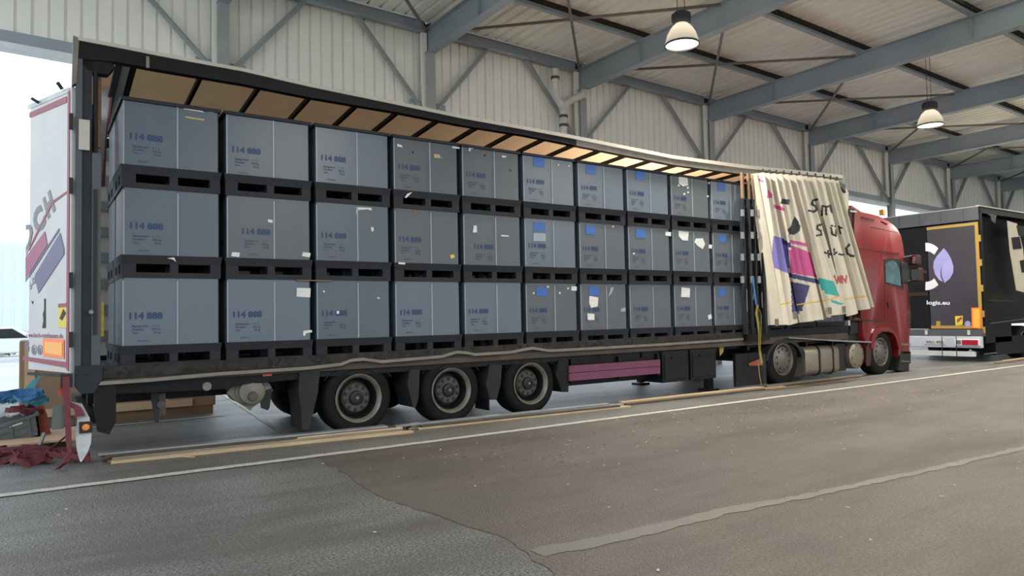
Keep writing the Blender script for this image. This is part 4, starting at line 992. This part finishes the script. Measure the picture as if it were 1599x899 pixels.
# chassis, fuel tanks, catwalk
MB().box(9.8, 15.3, .8, .9, .55, .80).box(9.8, 15.3, 1.6, 1.7, .55, .80).build('chassis_rail', M_['hub_black'], tk)
A, B, C = pix(1228, 527, Y=.0), pix(1290, 531, Y=.0), pix(1357, 534, Y=.0)
mb = MB().bar(A, B, .10, .02).bar(B, C, .10, .03); mb.build('catwalk_edge', M_['alu_slat'], tk)
def rrect(x0, x1, z0, z1, r, n=5):
    P = []
    for cx, cz, a0 in ((x1-r, z1-r, 0), (x0+r, z1-r, 90), (x0+r, z0+r, 180), (x1-r, z0+r, 270)):
        for k in range(n+1): a = math.radians(a0+90*k/n); P.append((cx+r*math.cos(a), cz+r*math.sin(a)))
    return P
def tank(xa, xb, name='fuel_tank'):
    mb = MB(); mb.prism(rrect(.05, .65, .12, .70, .13), 'x', xa, xb)
    return mb.build(name, M_['tank_alu'], tk, smooth='auto', bevel=.012)
xs = [pix(x, 560, Y=.03).x for x in (1259, 1279, 1283, 1301, 1304, 1312)]
ta = tank(xs[0], xs[5])
for xa, xb in ((xs[1], xs[2]), (xs[3], xs[4])): MB().prism(rrect(.035, .665, .105, .715, .13), 'x', xa+.02, xb-.02).build('tank_strap', M_['hub_black'], ta)
MB().box(13.05, 13.42, .1, .7, .15, .72).build('battery_box', M_['hub_black'], tk, bevel=.02)
c = pix(1339.5, 555, Y=-.0)
q = MB().lathe([(0, -.035), (.16, -.035), (.25, -.02), (.275, .0), (.275, .5), (0, .5)], (c.x, .03, c.z), 'y', 36).build('air_reservoir', M_['tank_alu'], tk, smooth='auto')
for k in range(8): a = k*math.pi/4+.2; MB().lathe([(.018, -.012), (0, -.014)], (c.x+.21*math.cos(a), .012, c.z+.21*math.sin(a)), 'y', 8).build('bolt', M_['hub_black'], q)
# wheels
def truck_wheel(R=.5, W=.30):
    w_ = thing('wheel', (0, 0, 0))
    MB().lathe([(.29, -W/2+.02), (.31, -W/2), (.40, -W/2-.012), (.46, -W/2+.005), (.49, -W/2+.03), (R, -W/2+.06), (R, W/2-.06), (.48, W/2-.02), (.40, W/2), (.3, W/2)], (0, 0, 0), 'y', 48, cap=False).build('tyre', M_['tyre_rubber'], w_, local=True, smooth='auto')
    MB().lathe([(.30, -W/2+.03), (.305, -W/2-.005), (.29, -W/2-.01), (.28, -W/2+.01), (.262, -W/2+.06), (.245, -W/2+.10), (.24, -W/2+.14)], (0, 0, 0), 'y', 44, cap=False).build('rim', M_['rim_grey'], w_, local=True, smooth='auto')
    MB().lathe([(.25, -W/2+.11), (.24, -W/2+.03), (.22, -W/2+.01), (.14, -W/2-.005), (.10, -W/2-.03), (.0, -W/2-.03)], (0, 0, 0), 'y', 44).build('wheel_disc', M_['truck_wheel'], w_, local=True, smooth='auto')
    nb = MB()
    for k in range(10):
        a = 2*math.pi*k/10; nb.lathe([(.026, -.004), (.0, -.012)], (.19*math.cos(a), -W/2+.005, .19*math.sin(a)), 'y', 10)
    tag(nb.build('hand_holes', M_['hub_black'], w_, local=True), kind='stuff')
    return w_
kw = truck_wheel()
put_wheel(kw, tk, (14.68, .20, .48), first=True)
put_wheel(kw, tk, (14.68, 2.3, .48), flip=True)
put_wheel(kw, tk, (11.24, .22, .49)); put_wheel(kw, tk, (11.24, 2.28, .49), flip=True)
MB().tube([(11.24, .3, .49), (11.24, 2.2, .49)], .08, 10).tube([(14.68, .3, .48), (14.68, 2.2, .48)], .05, 10).build('axle', M_['hub_black'], tk)
# mudguard over the drive wheel
mb = MB(); P = []; n = 14
for i in range(n+1):
    a = math.radians(8+164*i/n); x = 11.24+.60*math.cos(a); z = .44+.44*math.sin(a)
    P += [(x, .02, z), (x, .55, z), (x*.985+.16, .02, z*.0+(.44+.38*math.sin(a))), ]
    P[-1] = (11.24+.53*math.cos(a), .02, .44+.38*math.sin(a))
mb.add(P, [(3*i, 3*i+3, 3*i+4, 3*i+1) for i in range(n)]+[(3*i, 3*i+2, 3*i+5, 3*i+3) for i in range(n)]); mb.build('drive_mudguard', M_['mud_grey'], tk)
MB().box(10.45, 10.66, .03, .5, .08, .62).build('rear_mudflap', M_['mud_grey'], tk)
A = [pix(x, y, Y=-.02) for x, y in ((1150, 560), (1192, 556), (1194, 606), (1152, 604))]
MB().box(A[0].x, A[1].x, .0, .06, .08, .66).build('mudflap', M_['black_plastic'], tk)
q = [pix(x, y, Y=-.02) for x, y in ((1169, 567), (1186, 560), (1192, 570), (1170, 571))]
sheet(q, 'red_reflector', M_['strap_orange'], tk)

# straps at the sliding posts
mb = MB(); P = [pix(x, y, Y=-.2) for x, y in ((1183, 476), (1181, 490), (1184, 505), (1186, 525), (1186, 545), (1188, 558), (1190, 567))]
mb.ribbon(P, (.06, 0, 0)); P = [pix(x, y, Y=-.22) for x, y in ((1185, 482), (1189, 492), (1188, 520), (1187, 548))]; mb.ribbon(P, (.035, .02, 0))
P = [pix(x, y, Y=-.18) for x, y in ((1184, 566), (1186, 585), (1189, 602))]; mb.ribbon(P, (.018, 0, 0))
tag(mb.build('lashing_strap', M_['strap_yellow']), 'yellow lashing strap hanging down by the bunched sliding posts', 'strap')
mb = MB(); P = [pix(x, y, Y=-.18) for x, y in ((1176, 432), (1177, 445), (1179, 460), (1181, 476))]; mb.ribbon(P, (.05, 0, 0)); P = [pix(x, y, Y=-.2) for x, y in ((1174, 438), (1178, 452), (1176, 468))]; mb.ribbon(P, (.02, .0, 0))
tag(mb.build('lashing_strap', M_['strap_blue']), 'short blue lashing strap tied on the sliding posts', 'strap')

# ------------------------------------------------------------------ slats lying on the ground
def slat(x0, x1, ya, yb, wd, th, z, m, label):
    mb = MB(); L_ = math.hypot(x1-x0, yb-ya)
    mb.bar((x0, ya, z+th/2), (x1, yb, z+th/2), wd, th)
    tag(mb.build('timber_plank' if 'wood' in m else 'metal_plank', M_[m], bevel=.003), label, 'plank', 'load planks laid on the ground beside the trailer')
pl = ' in the pile nearest the rear post'
slat(.12, 3.32, .06, -.24, .10, .026, .002, 'wood_pale', 'pale wooden slat at the front edge of the pile nearest the rear post')
slat(.10, 3.26, .17, -.14, .11, .024, .002, 'wood_brown', 'brown slat on the ground behind the pale one, pile nearest the rear post')
slat(.06, 3.2, .27, -.05, .10, .024, .002, 'wood_dark', 'dark slat at the back of the bottom layer, pile nearest the rear post')
slat(.14, 3.22, .16, -.14, .10, .024, .0275, 'wood_grey', 'grey weathered slat in the second layer, pile nearest the rear post')
slat(.04, 3.1, .25, -.06, .10, .024, .0275, 'wood_brown', 'brown slat at the back of the second layer, pile nearest the rear post')
slat(.08, 3.15, .20, -.10, .12, .024, .053, 'wood_dark', 'dark slat in the third layer of the pile nearest the rear post')
slat(.02, 3.05, .21, -.07, .13, .02, .0785, 'alu_slat', 'grey metal slat lying on top of the pile nearest the rear post')
slat(.4, 3.22, .155, -.15, .06, .02, .0525, 'wood_pale', 'narrow pale batten in the third layer of the pile nearest the rear post')
slat(.62, .86, .10, .09-.26, .03, .008, .002, 'wood_pale', 'short pale wood splinter in front of the pile nearest the rear post')
slat(3.48, 6.9, -.05, -.28, .10, .024, .002, 'wood_pale', 'light slat at the front edge of the second pile beside the wheels')
slat(3.42, 6.86, .05, -.17, .10, .024, .0275, 'alu_slat', 'grey slat on the second layer of the pile beside the wheels')
slat(3.52, 6.7, -.06, -.27, .08, .022, .0275, 'wood_dark', 'dark slat lying on the light one in the pile beside the wheels')
slat(3.38, 6.75, .03, -.14, .10, .024, .002, 'wood_grey', 'grey slat on the ground at the back of the pile beside the wheels')
slat(3.2, 6.6, .02, -.14, .10, .022, .053, 'alu_slat', 'topmost grey slat of the pile beside the wheels')
slat(6.98, 10.35, .02, -.08, .12, .026, .027, 'wood_pale', 'long pale wooden board on top of the third pile below the tool boxes')
slat(7.0, 10.3, -.08, -.16, .10, .024, .002, 'wood_dark', 'dark slat at the front of the third pile below the tool boxes')
slat(6.95, 10.4, .04, -.02, .14, .024, .002, 'wood_brown', 'brown slat under the pale board of the third pile')
slat(10.2, 10.95, -.05, -.12, .10, .022, .002, 'wood_pale', 'short pale board between the third and fourth pile')
slat(10.55, 13.75, .0, .02, .13, .026, .028, 'wood_grey', 'grey-brown board on top of the fourth pile beside the tractor wheels')
slat(10.5, 13.6, -.04, -.02, .10, .024, .002, 'wood_dark', 'dark slat underneath the fourth pile beside the tractor wheels')
slat(10.3, 13.2, -.26, -.22, .08, .02, .002, 'wood_brown', 'brown slat lying alone between the fourth pile and white line')
for i, (dy, z, m, lab) in enumerate(((0, .002, 'wood_brown', 'lowest front slat of the far pile beside the dark trailer'), (.1, .002, 'wood_grey', 'lowest rear slat of the far pile beside the dark trailer'), (.05, .027, 'wood_pale', 'top pale slat of the far pile beside the dark trailer'))):
    slat(19.3+.3*i, 22.8, -.35+dy, -.3+dy, .1, .024, z, m, lab)

# ------------------------------------------------------------------ clutter at the left
bx = thing('transport_box', (.5, 4.2, 0), 'large brown plywood transport box standing behind the trailer', 'box')
MB().box(-.68, 1.84, 3.62, 4.9, .12, 1.2).build('box_body', M_['cardboard'], bx, bevel=.02)
MB().box(-.60, 1.50, 3.59, 3.62, .14, .25).build('base_board', M_['plywood'], bx)
MB().box(-.66, 1.8, 3.62, 3.75, .0, .12).box(-.66, 1.8, 4.6, 4.8, 0, .12).build('skid', M_['wood_brown'], bx)
for x in (-.62, 1.05): MB().box(x, x+.12, 3.595, 3.62, .25, 1.18).build('corner_batten', M_['plywood'], bx)
# small pallet of planks under the crate
pb = thing('wooden_pallet', (-.55, 1.9, 0), 'low wooden pallet under the grey crate and straps', 'pallet')
for k in range(6): MB().box(-1.75, -.05, 1.30+k*.19, 1.46+k*.19, .10, .122).build('deck_board', M_['plywood'], pb)
for x in (-1.7, -.95, -.2): MB().box(x, x+.1, 1.3, 2.4, .0, .10).build('bearer', M_['wood_grey'], pb)
# grey crate, tilted
A = [pix(x, y, Y=1.75) for x, y in ((5, 700), (63, 680), (58, 644), (0, 664))]
cr = thing('plastic_crate', (A[0].x, 1.75, A[0].z), 'grey plastic crate tilted on the pallet and filled with straps', 'crate')
ax = (A[1]-A[0]); up = (A[3]-A[0]); ax0 = A[0]; dp_ = Vector((-.05, .42, .05))
A0 = A[0]-ax*.9; axx = ax*1.9
def CP(u, v, w_): return A0+axx*u+up*v+dp_*w_
def cbox(mb, u0, u1, v0, v1, w0, w1):
    P = [CP(u, v, w_) for u in (u0, u1) for v in (v0, v1) for w_ in (w0, w1)]
    mb.add(P, [(0, 1, 3, 2), (4, 6, 7, 5), (0, 4, 5, 1), (2, 3, 7, 6), (0, 2, 6, 4), (1, 5, 7, 3)]); return mb
mb = MB(); cbox(mb, 0, 1, 0, .06, 0, 1)
for (u0, u1, w0, w1) in ((0, 1, 0, .05), (0, 1, .95, 1), (0, .03, 0, 1), (.97, 1, 0, 1)): cbox(mb, u0, u1, 0, 1, w0, w1)
mb.build('crate_shell', M_['crate_grey'], cr)
for (u0, u1, w0, w1) in ((-.02, 1.02, -.04, 0), (-.02, 1.02, 1, 1.04), (-.02, 0, 0, 1), (1, 1.02, 0, 1)): cbox(MB(), u0, u1, .90, 1.02, w0, w1).build('crate_rim', M_['crate_grey'], cr)
for u in (.12, .37, .62, .87): cbox(MB(), u-.01, u+.01, .05, .9, -.03, 0).build('crate_rib', M_['crate_grey'], cr)
for v in (.32, .60): cbox(MB(), .02, .98, v-.015, v+.015, -.025, 0).build('crate_rib', M_['crate_grey'], cr)
cbox(MB(), .60, .78, .78, .84, -.012, .0).build('handle_slot', M_['sticker_white'], cr)
def loops(name, cs, m, label, wid=.05, r=.07, turns=3, th=.004):
    mb = MB()
    for c_ in cs:
        P = []; W_ = []
        c_ = Vector(c_); ph = random.uniform(0, 6); tl = Vector((random.uniform(-.4, .4), random.uniform(-.4, .4), 1)).normalized(); ax_ = Vector((math.cos(ph), math.sin(ph), 0))
        for k in range(turns*12+1):
            a = 2*math.pi*k/12; rr = r*(1+.25*math.sin(a*.37+ph))
            P.append(c_+Vector((math.cos(a+ph)*rr*1.3, math.sin(a+ph)*rr*.5, abs(math.sin(a*.5))*rr*.9))+ax_*(k*.006)); W_.append(tl*wid if k % 2 else tl*wid)
        mb.ribbon(P, W_, th)
    return tag(mb.build(name, M_[m]), label, 'strap')
g = lambda x, y, Y=1.9: pix(x, y, Y=Y)
loops('lashing_strap', [g(10, 628), g(30, 622), g(50, 622)], 'strap_blue', 'heap of blue lashing straps on top of the grey crate', r=.09)
loops('lashing_strap', [g(18, 648, 1.85), g(30, 645, 1.9)], 'strap_red', 'dark red strap coil inside the grey crate', r=.06)
loops('lashing_strap', [g(28, 650, 1.8), g(40, 648, 1.85)], 'white_paint', 'white and blue rope coil lying in the grey crate', r=.05, wid=.02)
loops('lashing_strap', [g(55, 626), g(66, 632)], 'strap_teal', 'teal strap bundle behind the grey crate', r=.07)
mb = MB(); mb.ribbon([g(41, 634), g(43, 618), g(48, 603), g(56, 592), g(65, 584)], [(.02, 0, 0), (.09, 0, .02), (.11, 0, .03), (.08, 0, .03), (.01, 0, 0)], .012)
tag(mb.build('lashing_strap', M_['strap_teal']), 'stiff teal strap end sticking up above the crate', 'strap')
mb = MB(); mb.ribbon([g(50, 640), g(60, 634), g(66, 650), g(70, 672), g(74, 683)], [(.10, 0, .02)]*5, .02)
tag(mb.build('rubber_mat', M_['strap_orange']), 'orange-red anti-slip mat folded over behind the grey crate', 'mat')
# hanging red strap with grey pads at the rear door
hs = thing('ratchet_strap', pix(100, 720, Y=.0), 'red ratchet strap with grey pads hanging from the rear corner post', 'strap')
hp = lambda x, y, Y=-.06: pix(x, y, Y=Y)
MB().ribbon([hp(103, 588), hp(104, 620), hp(106, 650), hp(107, 685), hp(109, 705), hp(102, 722), hp(90, 732, .0)], [(.06, 0, 0), (.055, 0, 0), (.05, 0, 0), (.05, .01, 0), (.03, .03, 0), (.05, .04, .0), (.05, .05, 0)], .006).build('webbing', M_['strap_red'], hs)
MB().ribbon([hp(98, 600, -.03), hp(97, 618, -.03)], (.08, 0, 0), .01).build('orange_end', M_['strap_orange'], hs)
MB().ribbon([hp(96, 585, -.04), hp(104, 584, -.04), hp(104, 605, -.04)], (.10, 0, 0), .03).build('ratchet_pad', M_['post_dark'], hs)
MB().ribbon([hp(92, 632, -.02), hp(91, 650, -.02), hp(90, 670, -.02)], [(.10, 0, 0)]*3, .02).build('grey_pad', M_['crate_grey'], hs)
MB().ribbon([hp(103, 628, -.03), hp(115, 634, -.03), hp(122, 640, -.04), hp(124, 650, -.04)], [(0, 0, .05), (0, 0, .05), (.05, 0, .05), (.10, 0, 0)], .03).build('red_hook_cover', M_['strap_red'], hs)
MB().ribbon([hp(104, 680, .05), hp(92, 690, .3), hp(76, 702, .5)], [(.03, 0, .01)]*3, .006).build('dark_tail', M_['strap_red'], hs)
# red straps heap on a dark board
A = [(-1.25, .55), (-.21, .98), (-.17, 1.13), (-.25, 1.2), (-1.35, .85)]
tb = MB().prism([(x, y) for x, y in A], 'z', .0, .02); tag(tb.build('black_mat', M_['hub_black']), 'flat black rubber mat on the ground under the red straps', 'mat')
cs = [pix(x, 716, Z=.03) for x in (8, 24, 40, 58, 74, 92)]
for i, (c_, lab) in enumerate(zip(cs, ('leftmost coil of red strap on the black mat', 'second red strap coil from the left on the black mat', 'pink-red strap coil in the middle of the mat', 'large red strap loop right of the mat centre', 'red strap coil near the right end of the mat', 'rightmost red strap coil on the mat below the door'))):
    loops('lashing_strap', [c_], 'strap_red', lab, r=.09, turns=4, wid=.06, th=.006)
mb = MB().bar(pix(30, 712, Y=1.25), pix(38, 704, Y=1.6), .10, .02); tag(mb.build('white_board', M_['white_paint']), 'small white board between crate and red straps', 'board')
mb = MB().bar(pix(60, 700, Y=1.2), pix(69, 676, Y=1.3), .03, .03); tag(mb.build('steel_lever', M_['rim_grey']), 'steel ratchet lever leaning against the grey crate', 'lever')

# ------------------------------------------------------------------ second trailer
t2 = thing('box_trailer', (26, 1.3, 0), 'dark trailer with leaf logo on its rear door, behind the red cab', 'trailer')
X2 = 19.6
def Q(x, y, o=0.): return pix(x, y, X=X2-o)
MB().box(X2+.05, 33, .05, 2.5, .95, 1.1).build('load_floor', M_['t2_black'], t2)
MB().box(X2+.05, 33, .0, 2.55, 3.98, 4.03).build('roof', M_['tarp_white'], t2)
MB().box(X2, 33, -.02, .06, 3.84, 4.0).build('roof_rail', M_['t2_black'], t2); MB().box(X2-.02, 33, -.03, .05, 4.0, 4.035).build('roof_edge_strip', M_['tarp_white'], t2)
MB().box(X2, 33, 2.48, 2.55, .95, 4.0).build('far_curtain', M_['t2_black'], t2)
MB().box(X2, X2+.12, -.02, .10, .9, 3.9).build('corner_post', M_['t2_black'], t2)
hd = MB().box(X2-.03, X2+.08, .0, 2.5, 3.66, 4.0).build('rear_header', M_['t2_grey'], t2)
for y in (.35, .9, 1.45, 2.0): MB().box(X2-.045, X2-.03, y, y+.02, 3.7, 3.98).build('header_rib', M_['post_grey'], hd)
MB().box(X2-.03, X2+.04, 1.30, 2.5, .85, 3.62).build('rear_door', M_['t2_black'], t2)
for z in (2.35, 1.75): MB().box(X2-.05, X2-.03, 1.32, 2.5, z, z+.10).build('door_band', M_['shade_and_trim_brown'], t2)
d2 = MB().box(X2-.03, X2+.04, .04, 1.28, .85, 3.62).build('rear_door', M_['t2_door'], t2)
for nm, y0, y1, z0, z1 in (('yellow_edge', .02, .10, .86, 3.60), ('yellow_edge', .10, 1.28, 3.53, 3.60), ('yellow_edge', .10, 1.28, .86, .94)):
    MB().box(X2-.036, X2-.031, y0, y1, z0, z1).build(nm, M_['t2_yellow'], d2)
def q2(name, px, m, o=.034):
    return sheet([Q(x, y, o) for x, y in px], name, M_[m], d2, off=(-.003, 0, 0))
s6 = lambda *p: [(1380+x/2.9, 290+y/2.9) for x, y in p]
# ring of the logo: the lower-left piece of a wide C and a leaf
def arc(cx, cy, rx, ry, r2x, r2y, a0, a1, n=14):
    o_ = [(cx+rx*math.cos(math.radians(a0+(a1-a0)*k/n)), cy-ry*math.sin(math.radians(a0+(a1-a0)*k/n))) for k in range(n+1)]
    i_ = [(cx+r2x*math.cos(math.radians(a1-(a1-a0)*k/n)), cy-r2y*math.sin(math.radians(a1-(a1-a0)*k/n))) for k in range(n+1)]
    return o_+i_
q2('logo_ring', arc(1446, 416, 30, 37, 20, 24, 50, 92), 't2_white'); q2('logo_ring', arc(1446, 416, 30, 37, 20, 24, -92, -50), 't2_white')
q2('logo_leaf', s6((272, 282), (288, 300), (305, 330), (316, 365), (314, 395), (300, 420), (275, 440), (250, 425), (232, 400), (224, 370), (226, 345), (240, 318), (258, 298)), 'leaf_blue', .038)
q2('leaf_vein', s6((270, 440), (258, 410), (257, 385), (265, 362), (261, 385), (263, 410), (274, 436)), 't2_door', .042)
mb = MB(); A = Q(1447, 475, .035); text_mb(mb, 'logis.eu', A, Q(1483, 475.5, .035)-A, Q(1447, 469, .035)-A, .03); mb.build('lettering', M_['t2_white'], d2, fixn=False)
q2('yellow_tab', s6((238, 612), (257, 613), (256, 636), (237, 636)), 't2_yellow'); q2('warning_sign', s6((323, 590), (358, 588), (357, 630), (325, 632)), 'sign_yellow'); 
q2('warning_sign_arrow', s6((330, 606), (350, 592), (356, 600), (334, 620)), 'door_red', .04)
q2('round_sticker', [(1380+(380+14*math.cos(k*.6))/2.9, 290+(624+13*math.sin(k*.6))/2.9) for k in range(10)], 'leaf_blue')
q2('reflector_plate', s6((397, 552), (440, 551), (440, 648), (399, 644)), 'plate_orange', .04); q2('reflector_centre', s6((404, 558), (434, 557), (434, 642), (405, 640)), 'plate_yellow', .044)
for y in (372, 410, 450, 490, 515):
    A = Q(1527, y-5, .03); B = Q(1530, y+5, .03); MB().box(X2-.06, X2-.02, -.03, .02, B.z, A.z).build('hinge', M_['t2_yellow'], d2)
MB().box(X2-.08, X2+.05, .0, 2.5, .66, .84).build('rear_sill', M_['t2_grey'], t2)
for y in (.3, 1.35): MB().box(X2-.11, X2-.08, y, y+.06, .70, .82).build('dock_buffer', M_['white_paint'], t2)
bp = MB().box(X2-.12, X2-.02, .02, 2.5, .36, .66).build('bumper', M_['t2_bumper'], t2, bevel=.03)
lampc = MB().box(X2-.15, X2-.12, .06, .66, .42, .60).build('tail_lamp', M_['t2_white'], t2, bevel=.02)
MB().box(X2-.165, X2-.15, .10, .48, .44, .57).build('red_lens', M_['red_lens'], lampc, bevel=.01); MB().box(X2-.165, X2-.15, .50, .62, .46, .56).build('clear_lens', M_['rim_grey'], lampc, bevel=.01)
pl_ = MB().box(X2-.14, X2-.12, .90, 1.42, .44, .56).build('number_plate', M_['white_paint'], t2)
mb = MB(); text_mb(mb, 'WN L 4952', (X2-.142, 1.38, .46), (0, -.44, 0), (0, 0, .08), .02); mb.build('plate_text', M_['hub_black'], pl_, fixn=False)
MB().box(X2-.10, X2-.04, .2, 2.45, .14, .27).build('underrun_bar', M_['white_paint'], t2)
for y in (.60, .95): MB().tube([(X2-.18, y, .66), (X2-.2, y, .10)], .01, 6).build('ladder_rail', M_['hub_black'], t2)
MB().tube([(X2-.2, .95, .12), (X2-.2, .60, .12)], .01, 6).build('ladder_step', M_['hub_black'], t2)
MB().box(X2+.05, X2+1.6, .0, .06, .48, .95).box(X2+.6, X2+3, .0, .4, .15, .62).build('side_panel', M_['t2_black'], t2)
MB().box(X2-.1, X2+.6, -.03, .0, .20, .23).build('side_bar', M_['post_grey'], t2)
MB().box(X2+.12, 33, .3, .34, 1.1, 3.85).build('dark_interior_sheet', M_['t2_black'], t2)  # flat black sheet stands in for the unlit interior
A = pix(1545, 469, Y=.0); B = pix(1582, 470, Y=.0); MB().bar(A, B, .02, .03).build('rail_bar', M_['shade_and_trim_brown'], t2)
A = pix(1545, 505, Y=.0); B = pix(1599, 498, Y=.0); MB().bar(A, B, .02, .02).build('rail_bar', M_['t2_grey'], t2)
# checkered black and white banner hanging at the side
def stripq(px, m, parent, name, Y=-.03): return sheet([pix(x, y, Y=Y) for x, y in px], name, M_[m], parent, off=(0, .02, 0))
s5 = lambda *p: [(1520+x/3.456, 320+y/3.456) for x, y in p]
bn = stripq(s5((185, 85), (235, 100), (290, 330), (300, 480), (235, 460), (200, 250)), 'curtain_fabric', t2, 'side_curtain')
for p in (((205, 175), (250, 170), (262, 235), (215, 240)), ((250, 300), (300, 290), (300, 360), (262, 365)), ((232, 110), (290, 120), (290, 170), (245, 165)), ((270, 240), (300, 235), (300, 285), (275, 290))):
    stripq(s5(*p), 't2_black', bn, 'black_check', -.035)
stripq(s5((70, 45), (125, 55), (118, 100), (100, 85), (95, 60)), 'post_grey', t2, 'torn_tarp', -.03)
w2 = None
for X in (X2+2.6, X2+3.9, X2+5.2):
    put_wheel(tw, t2, (X, .26, .44)); put_wheel(tw, t2, (X, 2.29, .44), flip=True)
put_wheel(tw, t2, (31.5, .26, .44)); put_wheel(tw, t2, (31.5, 2.29, .44), flip=True)

# ------------------------------------------------------------------ outside
fb = thing('warehouse_building', (-6, 45, 0), 'pale ribbed warehouse facade outside at the left in haze', 'building')
pr = ribbed(4, .6, .12, 0); proto = None
for k in range(26):
    if proto is None: o = proto = profile_sheet('facade_panel', M_['facade'], fb, [(x*1.0, -d*1.0) for x, d in pr], 'z', 1.2, 6.6)
    else: o = proto.copy(); COL.objects.link(o)
    o.parent = fb; o.location = (-38+k*2.4+6, 0, 0)
MB().box(-40, 24, 45.1, 55, 0, 6.5).build('building_body', M_['facade'], fb); MB().box(-40, 24, 44.8, 45.1, 0, 1.2).build('plinth', M_['kerb'], fb)
hm = MB()
for i in range(900):
    x = random.uniform(-24, 10); y = random.uniform(33, 35); z = random.uniform(0, 1.3)*(.7+.3*math.sin(x*1.1)); s = random.uniform(.12, .3)
    n_ = Vector((random.gauss(0, 1), random.gauss(0, 1), random.gauss(0, 1))).normalized(); t1 = n_.orthogonal().normalized()*s; t2_ = n_.cross(t1)
    c_ = Vector((x, y, z+s*.7)); hm.add([c_+t1, c_+t2_, c_-t1, c_-t2_], [(0, 1, 2, 3)])
tag(hm.build('hedge', M_['hedge'], fixn=False), 'low hazy green hedge outside in front of the pale warehouse', 'hedge', kind='stuff')
tm = MB()
tt = thing('tree', (-2.9, 31, 0), 'small pale yellow-green tree in front of the warehouse at the left edge', 'tree')
for i in range(500):
    a = random.uniform(0, 6.28); b = random.uniform(-1, 1); r_ = random.uniform(.3, 1)*1.3
    c_ = Vector((-2.9+r_*math.cos(a)*math.sqrt(1-b*b), 31+r_*math.sin(a)*.8, 3.9+r_*b*.9)); n_ = Vector((random.gauss(0, 1), random.gauss(0, 1), random.gauss(0, 1))).normalized(); t1 = n_.orthogonal().normalized()*.13
    tm.add([c_+t1, c_+n_.cross(t1), c_-t1], [(0, 1, 2)])
tag(tm.build('foliage', mat('leaf_pale', 'c9c9a0', rough=.8), tt, fixn=False), kind='stuff'); MB().tube([(-2.9, 31, 0), (-2.85, 31, 2), (-2.9, 31, 3.6)], .08, 8).build('trunk', M_['wood_brown'], tt)
def car(x, y, label, s=1):
    t = thing('parked_car', (x, y, 0), label, 'car', 'cars parked outside')
    prof = [(-2.1, .3), (-2.15, .75), (-1.6, .9), (-1.0, 1.4), (.5, 1.42), (1.2, .95), (2.0, .8), (2.15, .35)]
    MB().prism([(x+a, b) for a, b in prof], 'y', y-.85, y+.85).build('body', M_['car_white'], t, bevel=.08)
    MB().prism([(x-1.35, .95), (x-.95, 1.33), (x+.42, 1.35), (x+.98, .95)], 'y', y-.87, y-.84).build('side_window', M_['mud_grey'], t)
    for dx in (-1.35, 1.35): MB().lathe([(.0, -.1), (.2, -.1), (.32, -.09), (.33, .1), (0, .1)], (x+dx, y-.78, .33), 'y', 20).build('wheel', M_['tyre_rubber'], t)
car(-1.6, 29.0, 'pale car parked outside beside the hedge, near the trailer door'); car(-6.6, 29.2, 'pale car parked outside at the far left')
MB_k = MB().box(-30, 12, 26.2, 26.4, 0, .14); tag(MB_k.build('trim_1', M_['kerb']), kind='structure')

for o_ in bpy.data.objects:
    if o_.get('label') and len(o_['label'].replace('-', ' ').split()) > 16: print('LONG', o_.name, o_['label'])
